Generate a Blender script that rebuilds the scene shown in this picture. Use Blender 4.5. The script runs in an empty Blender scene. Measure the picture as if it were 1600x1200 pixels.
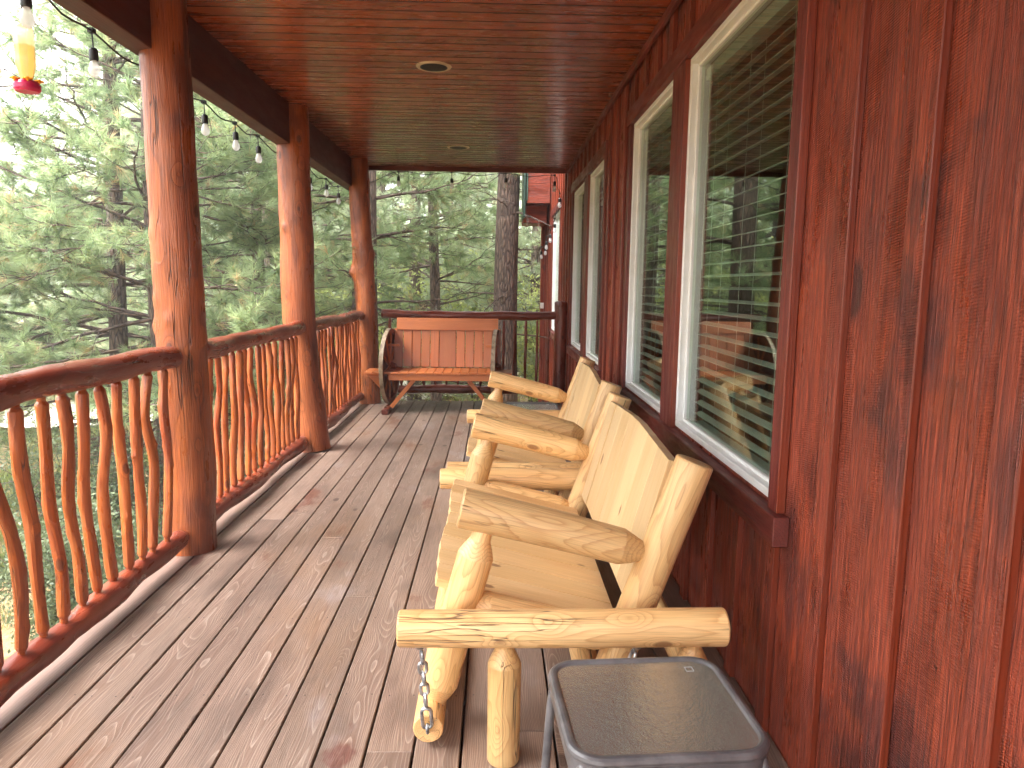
import bpy, math, random
import numpy as np
from mathutils import Vector, Matrix
random.seed(7); RNG = np.random.default_rng(7)
SC = bpy.context.scene
COL = SC.collection
R = math.radians

# ------------------------------------------------------------------ camera
cam = bpy.data.cameras.new('camera'); cam.sensor_width = 36; cam.lens = 36*1150/1600
cam.clip_start = 0.02; cam.clip_end = 2000
co = bpy.data.objects.new('camera', cam); COL.objects.link(co); SC.camera = co
ROT = Matrix(((0.99964069, -0.01009612, -0.02483061), (-0.02326157, 0.13353864, -0.99077057), (0.01331878, 0.99099218, 0.13325581)))
co.matrix_world = Matrix.Translation((0, 0, 1.42)) @ ROT.to_4x4()

# ------------------------------------------------------------------ sky, sun, exposure
SUN_EL, SUN_AZ = R(58), R(250)          # azimuth clockwise from +Y: light comes from the open (left) side
w = bpy.data.worlds.new('World'); SC.world = w; w.use_nodes = True
nt = w.node_tree; nt.nodes.clear()
sky = nt.nodes.new('ShaderNodeTexSky'); sky.sky_type = 'NISHITA'; sky.sun_disc = False
sky.sun_elevation = SUN_EL; sky.sun_rotation = SUN_AZ; sky.dust_density = 4; sky.air_density = 1.0; sky.ozone_density = 1
hs = nt.nodes.new('ShaderNodeHueSaturation'); hs.inputs['Saturation'].default_value = 0.08
bg = nt.nodes.new('ShaderNodeBackground'); bg.inputs['Strength'].default_value = 0.15
wo = nt.nodes.new('ShaderNodeOutputWorld')
nt.links.new(sky.outputs[0], hs.inputs['Color']); nt.links.new(hs.outputs[0], bg.inputs[0]); nt.links.new(bg.outputs[0], wo.inputs[0])
sl = bpy.data.lights.new('sun', 'SUN'); sl.energy = 0.6; sl.angle = R(35); sl.color = (1, .96, .9)
so = bpy.data.objects.new('sun', sl); COL.objects.link(so)
sd = Vector((math.sin(SUN_AZ)*math.cos(SUN_EL), math.cos(SUN_AZ)*math.cos(SUN_EL), math.sin(SUN_EL)))
so.rotation_euler = (-sd).to_track_quat('-Z', 'Y').to_euler(); so.location = sd*40
SC.view_settings.view_transform = 'Standard'; SC.view_settings.look = 'None'
SC.view_settings.gamma = 1; SC.view_settings.exposure = 3.22
SC.cycles.max_bounces = 8; SC.cycles.diffuse_bounces = 5; SC.cycles.glossy_bounces = 4
SC.cycles.transmission_bounces = 6; SC.cycles.transparent_max_bounces = 12
SC.cycles.sample_clamp_indirect = 6; SC.cycles.caustics_reflective = False; SC.cycles.caustics_refractive = False
SC.cycles.use_denoising = True

# ------------------------------------------------------------------ node helpers
def lin(c):
    return tuple(((x/255)/12.92 if x/255 <= .04045 else ((x/255+.055)/1.055)**2.4) for x in c)
class G:
    def __init__(s, name):
        s.m = bpy.data.materials.new(name); s.m.use_nodes = True; s.t = s.m.node_tree; s.t.nodes.clear()
        s.out = s.t.nodes.new('ShaderNodeOutputMaterial')
    def n(s, typ, ins=None, **at):
        nd = s.t.nodes.new('ShaderNode'+typ)
        for k, v in at.items(): setattr(nd, k, v)
        for k, v in (ins or {}).items(): s.set(nd.inputs[k], v)
        return nd
    def set(s, sock, v):
        if hasattr(v, 'is_output'): s.t.links.new(v, sock)
        elif isinstance(v, tuple) and sock.type == 'RGBA' and len(v) == 3: sock.default_value = v+(1,)
        else: sock.default_value = v
    def math(s, op, a, b=0.0, c=0.0, clamp=False):
        nd = s.n('Math', {0: a, 1: b, 2: c}, operation=op, use_clamp=clamp); return nd.outputs[0]
    def vm(s, op, a, b=(0, 0, 0)):
        nd = s.n('VectorMath', {0: a, 1: b}, operation=op); return nd.outputs['Value'] if op == 'LENGTH' else nd.outputs[0]
    def noise(s, vec, scale=1.0, detail=3, rough=.5, col=False, dist=0.0):
        nd = s.n('TexNoise', {'Vector': vec, 'Scale': scale, 'Detail': detail, 'Roughness': rough, 'Distortion': dist})
        return nd.outputs['Color' if col else 'Fac']
    def mr(s, v, a, b, c=0.0, d=1.0, smooth=False):
        nd = s.n('MapRange', {0: v, 1: a, 2: b, 3: c, 4: d}, interpolation_type='SMOOTHSTEP' if smooth else 'LINEAR'); return nd.outputs[0]
    def mix(s, f, a, b, blend='MIX'):
        nd = s.n('Mix', data_type='RGBA', blend_type=blend)
        s.set(nd.inputs[0], f); s.set(nd.inputs[6], a); s.set(nd.inputs[7], b); return nd.outputs[2]
    def attr(s, name, k='Vector'):
        return s.n('Attribute', attribute_name=name).outputs[k]
    def bump(s, h, dist=.002, strength=1.0, normal=None):
        d = {'Height': h, 'Distance': dist, 'Strength': strength}
        if normal: d['Normal'] = normal
        return s.n('Bump', d).outputs[0]
    def bsdf(s, **k):
        nd = s.n('BsdfPrincipled')
        for kk, v in k.items(): s.set(nd.inputs[kk.replace('_', ' ')], v)
        s.t.links.new(nd.outputs[0], s.out.inputs[0]); return nd
    def surf(s, o): s.t.links.new(o, s.out.inputs[0])

def wood(name, base, base2, late, ringw=.006, late_amt=.6, late_pow=2.2, warp=.03, rough=.5, fib=.25, knot=(5, .07), knotc=(60, 30, 20),
         crack=0.0, bump=.0015, coat=0.0, tintr=(.82, 1.18), blotch=None, blotch_amt=.5, saw=0.0, stain=None, fibre=0.0, spec=.5, light_fib=None, warpf=(4, 4, .9), rvar=.08):
    g = G(name); p = g.attr('gc'); tint = g.attr('tint', 'Fac')
    kd = g.n('TexVoronoi', {'Vector': g.vm('MULTIPLY', p, (1, 1, .55)), 'Scale': knot[0]}).outputs['Distance']
    flow = g.math('POWER', g.mr(kd, 0, .42, 1, 0), 3)
    wn = g.vm('SUBTRACT', g.noise(g.vm('MULTIPLY', p, warpf), 1, 2, .5, True), (.5, .5, .5))
    q = g.vm('ADD', g.vm('MULTIPLY', p, (1, 1, 0)), g.vm('MULTIPLY', wn, (warp, warp, 0)))
    r = g.math('ADD', g.vm('LENGTH', q), g.math('MULTIPLY', flow, .05))
    f = g.math('FRACT', g.math('DIVIDE', r, ringw))
    lt = g.math('POWER', f, late_pow)
    lt = g.math('MULTIPLY', lt, g.mr(f, .93, 1, 1, 0))
    fine = g.noise(g.vm('MULTIPLY', p, (260, 260, 7)), 1, 3, .6)
    med = g.noise(g.vm('MULTIPLY', p, (9, 9, 1.3)), 1, 3, .55)
    big = g.noise(g.vm('MULTIPLY', p, (3, 3, 1.2)), 1, 3, .6)
    c = g.mix(g.mr(med, .3, .7), lin(base), lin(base2))
    c = g.mix(g.math('MULTIPLY', lt, late_amt), c, lin(late))
    if light_fib:
        c = g.mix(g.math('MULTIPLY', g.mr(fine, .55, .75), light_fib[1]), c, lin(light_fib[0]))
    if blotch:
        c = g.mix(g.math('MULTIPLY', g.mr(big, .52, .66, smooth=True), blotch_amt), c, lin(blotch))
    if stain:   # (colour, amount, scale)
        ob = g.n('TexCoord').outputs['Object']
        for col_, amt, scl, lo, hi in stain:
            sn = g.noise(g.vm('MULTIPLY', ob, (1.6*scl, .8*scl, scl)), 1, 5, .6)
            c = g.mix(g.math('MULTIPLY', g.mr(sn, lo, hi, smooth=True), amt), c, lin(col_))
    c = g.mix(1.0, c, g.n('CombineColor', {0: g.mr(fine, .3, .7, 1-fib, 1+fib*.4), 1: g.mr(fine, .3, .7, 1-fib, 1+fib*.4), 2: g.mr(fine, .3, .7, 1-fib, 1+fib*.4)}).outputs[0], 'MULTIPLY')
    km = g.mr(kd, knot[1], knot[1]*1.7, 1, 0, smooth=True)
    if knot[1] > 0: c = g.mix(g.math('MULTIPLY', km, .75), c, lin(knotc))
    h = g.math('ADD', g.math('MULTIPLY', lt, .5), g.math('MULTIPLY', fine, .5))
    h = g.math('ADD', h, g.math('MULTIPLY', med, .8))
    if fibre > 0:
        fb = g.noise(g.vm('MULTIPLY', p, (95, 95, 4.5)), 1, 5, .65)
        h = g.math('ADD', h, g.math('MULTIPLY', fb, fibre*6))
        fk = g.mr(fb, .35, .65, 1-fibre*.55, 1+fibre*.35)
        c = g.mix(1.0, c, g.n('CombineColor', {0: fk, 1: fk, 2: fk}).outputs[0], 'MULTIPLY')
    if crack > 0:
        cn = g.noise(g.vm('MULTIPLY', p, (13, 13, .55)), 1, 3, .6)
        cm = g.mr(g.math('ABSOLUTE', g.math('SUBTRACT', cn, .5)), .0, .007*crack, 1, 0)
        cg = g.mr(g.noise(g.vm('MULTIPLY', p, (5, 5, 1.1)), 1, 1), .5, .56)
        cm = g.math('MULTIPLY', cm, cg)
        c = g.mix(g.math('MULTIPLY', cm, .85), c, lin((38, 20, 14)))
        h = g.math('SUBTRACT', h, g.math('MULTIPLY', cm, 3))
    if saw > 0:
        sp = g.n('SeparateXYZ', {0: p})
        ph = g.math('ADD', g.math('MULTIPLY', sp.outputs[2], 1000), g.math('MULTIPLY', sp.outputs[0], 140))
        ph = g.math('ADD', ph, g.math('MULTIPLY', g.noise(g.vm('MULTIPLY', p, (8, 8, 4)), 1, 2), 16))
        sw = g.math('SINE', ph)
        gate = g.mr(g.noise(g.vm('MULTIPLY', p, (7, 7, 2.2)), 1, 4), .47, .66)
        sw = g.math('MULTIPLY', g.math('MULTIPLY', sw, gate), saw)
        h = g.math('ADD', h, sw)
        grit = g.noise(g.vm('MULTIPLY', p, (220, 220, 60)), 1, 3, .7)
        h = g.math('ADD', h, g.math('MULTIPLY', grit, 1.2))
        k = g.math('MULTIPLY_ADD', sw, .10, 1.0)
        c = g.mix(1.0, c, g.n('CombineColor', {0: k, 1: k, 2: k}).outputs[0], 'MULTIPLY')
    b = g.mr(tint, 0, 1, tintr[0], tintr[1])
    c = g.mix(1.0, c, g.n('CombineColor', {0: b, 1: b, 2: b}).outputs[0], 'MULTIPLY')
    sheen = g.noise(g.vm('MULTIPLY', p, (16, 16, 3.5)), 1, 4, .6)
    rg = g.math('ADD', g.mr(sheen, .35, .65, rough-rvar*.4, rough+rvar), g.math('MULTIPLY', km, .1))
    g.bsdf(Base_Color=c, Roughness=rg, Normal=g.bump(h, bump), Coat_Weight=coat, Coat_Roughness=.22, Specular_IOR_Level=spec)
    return g.m

def simple(name, col, rough=.5, metal=0.0, bscale=0, bdist=.001, var=0.0, vcol=None, **k):
    g = G(name); ob = g.n('TexCoord').outputs['Object']
    c = lin(col)
    if vcol: c = g.mix(g.mr(g.noise(ob, var or 20, 4, .6), .42, .62), lin(col), lin(vcol))
    kw = dict(Base_Color=c, Roughness=rough, Metallic=metal); kw.update(k)
    if bscale: kw['Normal'] = g.bump(g.noise(ob, bscale, 4, .6), bdist)
    g.bsdf(**kw); return g.m
M = {}
M['post'] = wood('stained_log_wood', (146, 72, 32), (168, 92, 44), (92, 40, 20), ringw=.012, late_amt=.55, rough=.34, fib=.35, knot=(6, .08), knotc=(56, 26, 18), crack=1.7, coat=.12, rvar=.3, spec=.5, blotch=(96, 42, 24), blotch_amt=.8, bump=.0035, fibre=.3, warp=.05)
M['rail'] = wood('varnished_rail_wood', (110, 46, 30), (136, 64, 42), (76, 30, 22), ringw=.013, late_amt=.4, rough=.28, fib=.16, knot=(6, .06), knotc=(50, 20, 12), crack=1.6, coat=.25, rvar=.2, blotch=(86, 30, 22), blotch_amt=.6, bump=.002)
M['baluster'] = wood('stained_branch_wood', (150, 72, 32), (178, 96, 44), (104, 44, 24), ringw=.010, late_amt=.4, rough=.3, fib=.2, knot=(8, .08), knotc=(70, 24, 12), crack=.8, coat=.15, rvar=.25, blotch=(130, 44, 24), blotch_amt=.7, tintr=(.7, 1.25))
M['pine'] = wood('peeled_pine_wood', (232, 194, 140), (222, 178, 118), (176, 118, 64), ringw=.0065, late_amt=.65, late_pow=3.5, rough=.42, fib=.2, warpf=(6, 6, 1.4), knot=(7, .085), knotc=(128, 82, 52), crack=.7, coat=.1, blotch=(210, 158, 100), blotch_amt=.55, bump=.001, warp=.11)
M['pine_board'] = wood('pine_board_wood', (230, 196, 148), (220, 182, 128), (182, 132, 82), ringw=.009, late_amt=.5, rough=.45, fib=.12, knot=(5, .05), knotc=(120, 66, 38), bump=.0006, warp=.05, tintr=(.9, 1.22), blotch=(212, 160, 104), blotch_amt=.4)
M['back_board'] = wood('pale_pine_wood', (238, 208, 160), (232, 194, 140), (202, 156, 104), ringw=.010, late_amt=.4, rough=.45, fib=.1, knot=(4, .045), knotc=(130, 76, 46), bump=.0006, warp=.04, tintr=(.76, 1.08))
M['deck'] = wood('weathered_deck_wood', (118, 95, 83), (136, 113, 99), (214, 198, 182), warpf=(5, 5, 1.5), ringw=.0052, late_amt=.5, late_pow=6, rough=.44, fib=.22, knot=(3.2, .045), knotc=(64, 44, 38), bump=.0012, warp=.085, tintr=(.78, 1.14), fibre=.25,
    blotch=(94, 78, 70), blotch_amt=.6, stain=[((96, 52, 44), .75, 2.2, .60, .66), ((168, 160, 162), .45, 1.4, .58, .72), ((140, 104, 72), .4, 1.1, .5, .7)])
M['deck_edge'] = wood('bleached_edge_board', (102, 78, 68), (112, 88, 78), (124, 100, 90), ringw=.01, late_amt=.4, rough=.5, fib=.12, knot=(3, .03), knotc=(120, 90, 80), bump=.0008)
M['siding'] = wood('rough_sawn_siding', (176, 74, 42), (156, 64, 42), (98, 40, 30), ringw=.018, late_amt=.55, warp=.16, rough=.36, fib=.6, knot=(2.7, .085), knotc=(44, 24, 22), bump=.0032, fibre=.5, saw=.45, crack=.35, tintr=(.8, 1.2),
    blotch=(92, 48, 46), blotch_amt=.7, light_fib=((190, 92, 54), .4), rvar=.32, stain=[((74, 34, 34), .7, 1.7, .55, .66), ((184, 80, 34), .6, 2.6, .56, .68)], coat=.05)
M['batten_edge'] = wood('batten_edge_wood', (112, 42, 20), (124, 48, 24), (88, 32, 18), ringw=.01, late_amt=.3, rough=.4, fib=.15, knot=(3, .02))
M['trim'] = wood('dark_red_trim', (118, 46, 34), (100, 38, 32), (72, 28, 24), ringw=.01, late_amt=.4, rough=.42, fib=.4, knot=(3, .03), coat=.05, rvar=.25, fibre=.4, bump=.0012)
M['ceiling'] = wood('glossy_ceiling_boards', (158, 76, 36), (138, 62, 30), (90, 38, 20), ringw=.012, late_amt=.5, rough=.25, fib=.2, knot=(5, .08), knotc=(44, 16, 10), bump=.0005, coat=.25, tintr=(.75, 1.2))
M['groove'] = simple('painted_groove_shade', (52, 20, 10), .5)  # dark colour on groove faces, painted in for shade between ceiling boards
M['beam'] = wood('dark_stained_beam', (84, 34, 26), (70, 28, 24), (50, 20, 18), ringw=.014, late_amt=.3, rough=.5, fib=.2, knot=(3, .03), bump=.001)
M['wagon'] = wood('cedar_bench_wood', (184, 102, 54), (198, 118, 66), (150, 76, 40), ringw=.009, late_amt=.45, rough=.35, fib=.12, knot=(6, .055), knotc=(110, 42, 28), coat=.2, bump=.0006)
M['wheel'] = wood('wheel_rim_wood', (140, 70, 44), (156, 82, 50), (100, 46, 30), ringw=.01, rough=.5, knot=(3, .02))

M['vinyl'] = simple('white_vinyl', (240, 240, 238), .35, var=6, vcol=(232, 231, 226))
M['blind'] = simple('pale_blind_slats', (176, 184, 174), .5)
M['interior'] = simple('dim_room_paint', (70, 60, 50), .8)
M['steel'] = simple('galvanised_steel', (206, 208, 210), .4, 1.0, 60, .0004, 30, (140, 144, 150))
M['tyre_band'] = simple('worn_wheel_band', (158, 140, 116), .6, 0, 60, .001, 14, (112, 90, 70))
M['table_metal'] = simple('grey_table_frame', (92, 90, 92), .4, .3, 90, .0004, 9, (118, 116, 118))
M['black_rubber'] = simple('black_rubber', (26, 26, 28), .45)
M['red_plastic'] = simple('red_plastic', (186, 26, 84), .3)
M['yellow_plastic'] = simple('yellow_plastic', (246, 178, 30), .4)
M['drip'] = simple('green_drip_edge', (52, 74, 62), .4, .3)
M['downlight'] = simple('black_can', (10, 10, 10), .6)
M['ring'] = simple('cream_trim_ring', (206, 190, 162), .4)
M['etch'] = simple('etched_mark', (205, 208, 205), .6)

def thin_fresnel(g, ior):     # same reflectance on both faces of a thin sheet
    bf = g.n('NewGeometry').outputs['Backfacing']
    return g.n('Fresnel', {'IOR': g.math('MULTIPLY_ADD', bf, 1/ior-ior, ior)}).outputs[0]
def glass_pane():
    g = G('window_glass')
    fr = thin_fresnel(g, 2.0)
    gl = g.n('BsdfGlossy', {'Roughness': .006, 'Color': (.92, .96, .92, 1)}).outputs[0]
    tr = g.n('BsdfTransparent', {'Color': (.88, .94, .89, 1)}).outputs[0]
    mx = g.n('MixShader', {0: g.mr(fr, 0, 1, .0, .9), 1: tr, 2: gl}).outputs[0]
    g.surf(mx); return g.m
M['glass'] = glass_pane()
def milky(name, col, tr, df):
    g = G(name); gl = g.n('BsdfGlossy', {'Roughness': .05}).outputs[0]
    t_ = g.n('BsdfTransparent', {'Color': col+(1,)}).outputs[0]; d = g.n('BsdfTranslucent', {'Color': col+(1,)}).outputs[0]; d2 = g.n('BsdfDiffuse', {'Color': col+(1,)}).outputs[0]
    m1 = g.n('MixShader', {0: df, 1: d, 2: d2}).outputs[0]; m2 = g.n('MixShader', {0: tr, 1: m1, 2: t_}).outputs[0]
    g.surf(g.n('MixShader', {0: thin_fresnel(g, 1.4), 1: m2, 2: gl}).outputs[0]); return g.m
M['bulb'] = milky('frosted_bulb_glass', (.92, .92, .92), .45, .4)
M['nectar'] = milky('yellow_nectar', lin((255, 238, 198)), .35, .3)
M['clear'] = milky('clear_feeder_glass', lin((255, 244, 214)), .55, .3)
def table_glass():
    g = G('pebbled_table_glass'); ob = g.n('TexCoord').outputs['Object']
    h = g.math('ADD', g.noise(ob, 150, 3, .6), g.math('MULTIPLY', g.noise(ob, 45, 2), 1.2))
    nb = g.bump(h, .0010)
    fr = g.n('Fresnel', {'IOR': 1.6, 'Normal': nb}).outputs[0]
    gl = g.n('BsdfGlossy', {'Roughness': .13, 'Color': (.95, .97, .95, 1), 'Normal': nb}).outputs[0]
    df = g.n('BsdfDiffuse', {'Color': lin((176, 172, 164))+(1,), 'Normal': nb}).outputs[0]
    rf = g.n('BsdfRefraction', {'Color': (.92, .93, .90, 1), 'Roughness': .18, 'IOR': 1.08, 'Normal': nb}).outputs[0]
    a = g.n('MixShader', {0: .42, 1: rf, 2: df}).outputs[0]
    g.surf(g.n('MixShader', {0: g.mr(fr, 0, .8, .30, 1), 1: a, 2: gl}).outputs[0]); return g.m
M['table_glass'] = table_glass()

def bark_mat():
    g = G('pine_bark'); p = g.attr('gc')
    v = g.n('TexVoronoi', {'Vector': g.vm('MULTIPLY', p, (22, 22, 5)), 'Scale': 1.0}, feature='DISTANCE_TO_EDGE').outputs['Distance']
    nz = g.noise(g.vm('MULTIPLY', p, (40, 40, 14)), 1, 4, .6)
    c = g.mix(g.mr(v, .02, .22), lin((62, 52, 48)), lin((134, 112, 98)))
    c = g.mix(g.mr(nz, .35, .65), c, lin((96, 80, 72)))
    g.bsdf(Base_Color=c, Roughness=.9, Normal=g.bump(g.math('ADD', g.mr(v, 0, .2), g.math('MULTIPLY', nz, .6)), .015)); return g.m
M['bark'] = bark_mat()
def leaf_mat(name, c1, c2, c3, tr=.45):
    g = G(name); t = g.attr('tint', 'Fac')
    c = g.mix(g.mr(t, 0, .8), lin(c1), lin(c2)); c = g.mix(g.mr(t, .93, .97), c, lin(c3))
    d = g.n('BsdfPrincipled', {'Base Color': c, 'Roughness': .5}).outputs[0]
    tl = g.n('BsdfTranslucent', {'Color': c}).outputs[0]
    g.surf(g.n('MixShader', {0: tr, 1: d, 2: tl}).outputs[0]); return g.m
M['needle'] = leaf_mat('pine_needles', (126, 148, 108), (172, 188, 140), (204, 178, 138))
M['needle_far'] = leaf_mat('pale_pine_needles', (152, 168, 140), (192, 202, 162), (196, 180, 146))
M['leaf'] = leaf_mat('green_leaves', (146, 162, 104), (194, 200, 120), (204, 190, 120))
M['sage'] = leaf_mat('grey_green_leaves', (84, 102, 74), (126, 138, 104), (150, 148, 108))
M['grass'] = leaf_mat('grass_blades', (98, 120, 62), (150, 160, 92), (190, 168, 116))
def ground_mat():
    g = G('dry_forest_floor'); ob = g.n('TexCoord').outputs['Object']
    a = g.noise(ob, .35, 5, .6); b = g.noise(ob, 9, 5, .65)
    c = g.mix(g.mr(a, .40, .60), lin((160, 128, 94)), lin((124, 120, 74)))
    c = g.mix(g.mr(b, .45, .7), c, lin((182, 152, 116)))
    c = g.mix(g.mr(g.noise(ob, 40, 3, .6), .58, .7), c, lin((120, 92, 66)))
    g.bsdf(Base_Color=c, Roughness=.95, Normal=g.bump(b, .04)); return g.m
M['ground'] = ground_mat()
M['hill'] = simple('wooded_ridge', (132, 148, 120), .95, 0, .8, 2.0, .25, (158, 168, 136))
M['gravel'] = simple('pale_gravel', (226, 220, 208), .95, 0, 60, .01, 14, (200, 192, 178))

# ------------------------------------------------------------------ mesh helpers
def V(*a): return np.array(a, float)
def catmull(P, step):
    P = np.array(P, float)
    if len(P) == 2:
        n = max(2, int(np.linalg.norm(P[1]-P[0])/step)+1); t = np.linspace(0, 1, n)[:, None]; return P[0]*(1-t)+P[1]*t
    Q = np.vstack([2*P[0]-P[1], P, 2*P[-1]-P[-2]]); out = []
    for i in range(1, len(Q)-2):
        n = max(1, int(np.linalg.norm(Q[i+1]-Q[i])/step))
        for k in range(n):
            t = k/n
            out.append(.5*((2*Q[i])+(-Q[i-1]+Q[i+1])*t+(2*Q[i-1]-5*Q[i]+4*Q[i+1]-Q[i+2])*t*t+(-Q[i-1]+3*Q[i]-3*Q[i+1]+Q[i+2])*t**3))
    out.append(P[-1]); return np.array(out)
class MB:
    def __init__(s): s.v = []; s.f = []; s.g = []; s.t = []; s.mi = []; s.sm = []; s.n = 0
    def add(s, v, f, gc=None, tint=None, mi=0, smooth=False):
        v = np.asarray(v, float); tint = random.random() if tint is None else tint
        s.v.append(v); s.g.append(v if gc is None else np.asarray(gc, float)); s.t.append(np.full(len(v), tint))
        s.f += [tuple(i+s.n for i in q) for q in f]; s.mi += [mi]*len(f); s.sm += [smooth]*len(f); s.n += len(v)
    def box(s, a, b, axis=0, pith=None, mi=0, tint=None, off=None, rot=None, mis=None):
        """axis-aligned box a..b; axis = grain direction; rot = (matrix3, pivot)"""
        a = np.minimum(a, b).astype(float) if not isinstance(a, tuple) else V(*[min(x, y) for x, y in zip(a, b)]); b = np.array([max(x, y) for x, y in zip(a, b)], float)
        c = np.array([[x, y, z] for x in (a[0], b[0]) for y in (a[1], b[1]) for z in (a[2], b[2])])
        f = [(0, 1, 3, 2), (4, 6, 7, 5), (0, 4, 5, 1), (2, 3, 7, 6), (0, 2, 6, 4), (1, 5, 7, 3)]
        mid = (a+b)/2; o = [i for i in range(3) if i != axis]; d = b-a
        thin = o[0] if d[o[0]] < d[o[1]] else o[1]; wide = o[1] if thin == o[0] else o[0]
        pw, pt = (random.uniform(-.5, .5)*d[wide], random.uniform(.02, .07)) if pith is None else pith
        tilt = random.uniform(-.012, .012)
        gc = np.stack([c[:, wide]-mid[wide]+pw+tilt*c[:, axis], c[:, thin]-mid[thin]+pt+tilt*c[:, axis]*.6, c[:, axis]+random.uniform(0, 40)], 1)
        if rot is not None: c = (c-rot[1])@rot[0].T+rot[1]
        n0 = len(s.mi); s.add(c, f, gc, tint, mi)
        if mis:
            for k, m_ in mis.items(): s.mi[n0+k] = m_
        return s
    def tube(s, pts, rad, seg=16, step=.04, ends=('cut', 'cut'), wob=0.0, bump=0.0, mi=0, tint=None, closed=False, cone=.05, ten=.5, zoff=None, sq=None, path=None, knobs=()):
        P = catmull(pts, step) if path is None else np.array(path, float)
        if closed: n = len(P); T = np.roll(P, -1, 0)-np.roll(P, 1, 0)
        else: T = np.gradient(P, axis=0)
        T /= np.linalg.norm(T, axis=1)[:, None]+1e-12
        L = np.r_[0, np.cumsum(np.linalg.norm(np.diff(P, axis=0), axis=1))]
        if not closed and (ends[0] != 'open'):   # extra samples near the ends for the end profile
            tot = L[-1]; ex = []
            for e, sg in ((ends[0], 0), (ends[1], 1)):
                if e == 'cut': ex += [tot*sg+(1-2*sg)*x for x in (.0012, .006)]
                elif e == 'tenon': ex += [tot*sg+(1-2*sg)*x for x in (.012, .03, .033, cone*.5+.03, cone+.026, cone+.03, cone+.034)]
                elif e == 'round': ex += [tot*sg+(1-2*sg)*x for x in (.003, .01, .02)]
            LL = np.unique(np.clip(np.r_[L, ex], 0, tot)); LL = LL[np.r_[True, np.diff(LL) > 1e-4]]
            P = np.stack([np.interp(LL, L, P[:, k]) for k in range(3)], 1); T = np.stack([np.interp(LL, L, T[:, k]) for k in range(3)], 1)
            T /= np.linalg.norm(T, axis=1)[:, None]; L = LL
        n = len(P); tot = L[-1]
        rr = np.interp(L/tot, np.linspace(0, 1, len(rad)), rad) if np.ndim(rad) else np.full(n, float(rad))
        if wob:
            for ax in range(3):
                ph = RNG.uniform(0, 6.28, 3); P[:, ax] += wob*sum(np.sin(L*f_+ph[i])/(i+1) for i, f_ in enumerate((3.1, 7.3, 13.7)))*.6
        prof = np.ones(n)
        if not closed:
            for e, dd in ((ends[0], L), (ends[1], tot-L)):
                if e == 'cut': prof *= np.interp(dd, [0, .0012, .006], [.90, .95, 1])
                elif e == 'tenon': prof *= np.interp(dd, [0, .012, .03, .03+cone*.5, .03+cone], [ten*.9, ten, ten, .5*(ten+1)+.02, 1])
                elif e == 'round': prof *= np.interp(dd, [0, .003, .01, .02], [.6, .8, .94, 1])
                elif e == 'point': prof *= np.interp(dd, [0, tot*.5], [.3, 1])
        N = np.cross(T[0], [0, 0, 1.]); 
        if np.linalg.norm(N) < .1: N = np.cross(T[0], [0, 1., 0])
        N /= np.linalg.norm(N); th = np.arange(seg)/seg*2*math.pi
        k1 = RNG.uniform(0, 6.28, 6); V_ = np.zeros((n, seg, 3)); GC = np.zeros((n, seg, 3)); zo = random.uniform(0, 60) if zoff is None else zoff
        for i in range(n):
            N = N-T[i]*(N@T[i]); N /= np.linalg.norm(N); B = np.cross(T[i], N)
            rad_i = rr[i]*prof[i]*np.ones(seg)
            if bump: rad_i = rad_i*(1+bump*(np.sin(2*th+k1[0]+L[i]*5)+.7*np.sin(3*th+k1[1]-L[i]*9)+.8*np.sin(th+k1[2]+L[i]*14)+.6*np.sin(5*th+k1[3]+L[i]*23)*np.sin(L[i]*17+k1[4])))
            for ks, kt, ka, kw in knobs:
                dth = (th-kt+math.pi) % (2*math.pi)-math.pi
                rad_i = rad_i+ka*np.exp(-((L[i]-ks)/kw)**2-(dth*rr[i]/kw)**2)
            cx, cy = np.cos(th)*rad_i, np.sin(th)*rad_i
            if sq: cx, cy = np.sign(np.cos(th))*np.abs(np.cos(th))**.35*rad_i*sq[0], np.sign(np.sin(th))*np.abs(np.sin(th))**.35*rad_i*sq[1]
            V_[i] = P[i]+np.outer(cx, N)+np.outer(cy, B); GC[i] = np.stack([cx, cy, np.full(seg, L[i]+zo)], 1)
        f = []
        m = n if closed else n-1
        for i in range(m):
            j = (i+1) % n
            for k in range(seg): f.append((i*seg+k, i*seg+(k+1) % seg, j*seg+(k+1) % seg, j*seg+k))
        n0 = len(f)
        if not closed and ends[0] != 'open': f += [tuple(range(seg))[::-1], tuple((n-1)*seg+k for k in range(seg))]
        s.add(V_.reshape(-1, 3), f, GC.reshape(-1, 3), tint, mi, True)
        if len(f) > n0: s.sm[-1] = False; s.sm[-2] = False
        return s
    def lathe(s, prof, org=(0, 0, 0), axis=2, seg=24, mi=0, tint=None, smooth=True):
        """prof = [(r, h)...]; open profile, capped where r = 0"""
        v = []; th = np.arange(seg)/seg*2*math.pi
        for r, h in prof:
            p = np.zeros((seg, 3)); o = [(1, 2, 0), (2, 0, 1), (0, 1, 2)][axis]
            p[:, o[0]] = r*np.cos(th); p[:, o[1]] = r*np.sin(th); p[:, o[2]] = h; v.append(p)
        v = np.vstack(v)+np.array(org, float); f = []
        for i in range(len(prof)-1):
            for k in range(seg): f.append((i*seg+k, i*seg+(k+1) % seg, (i+1)*seg+(k+1) % seg, (i+1)*seg+k))
        f.append(tuple(range(seg))[::-1]); f.append(tuple((len(prof)-1)*seg+k for k in range(seg)))
        s.add(v, f, None, tint, mi, smooth); s.sm[-1] = s.sm[-2] = False; return s
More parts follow.
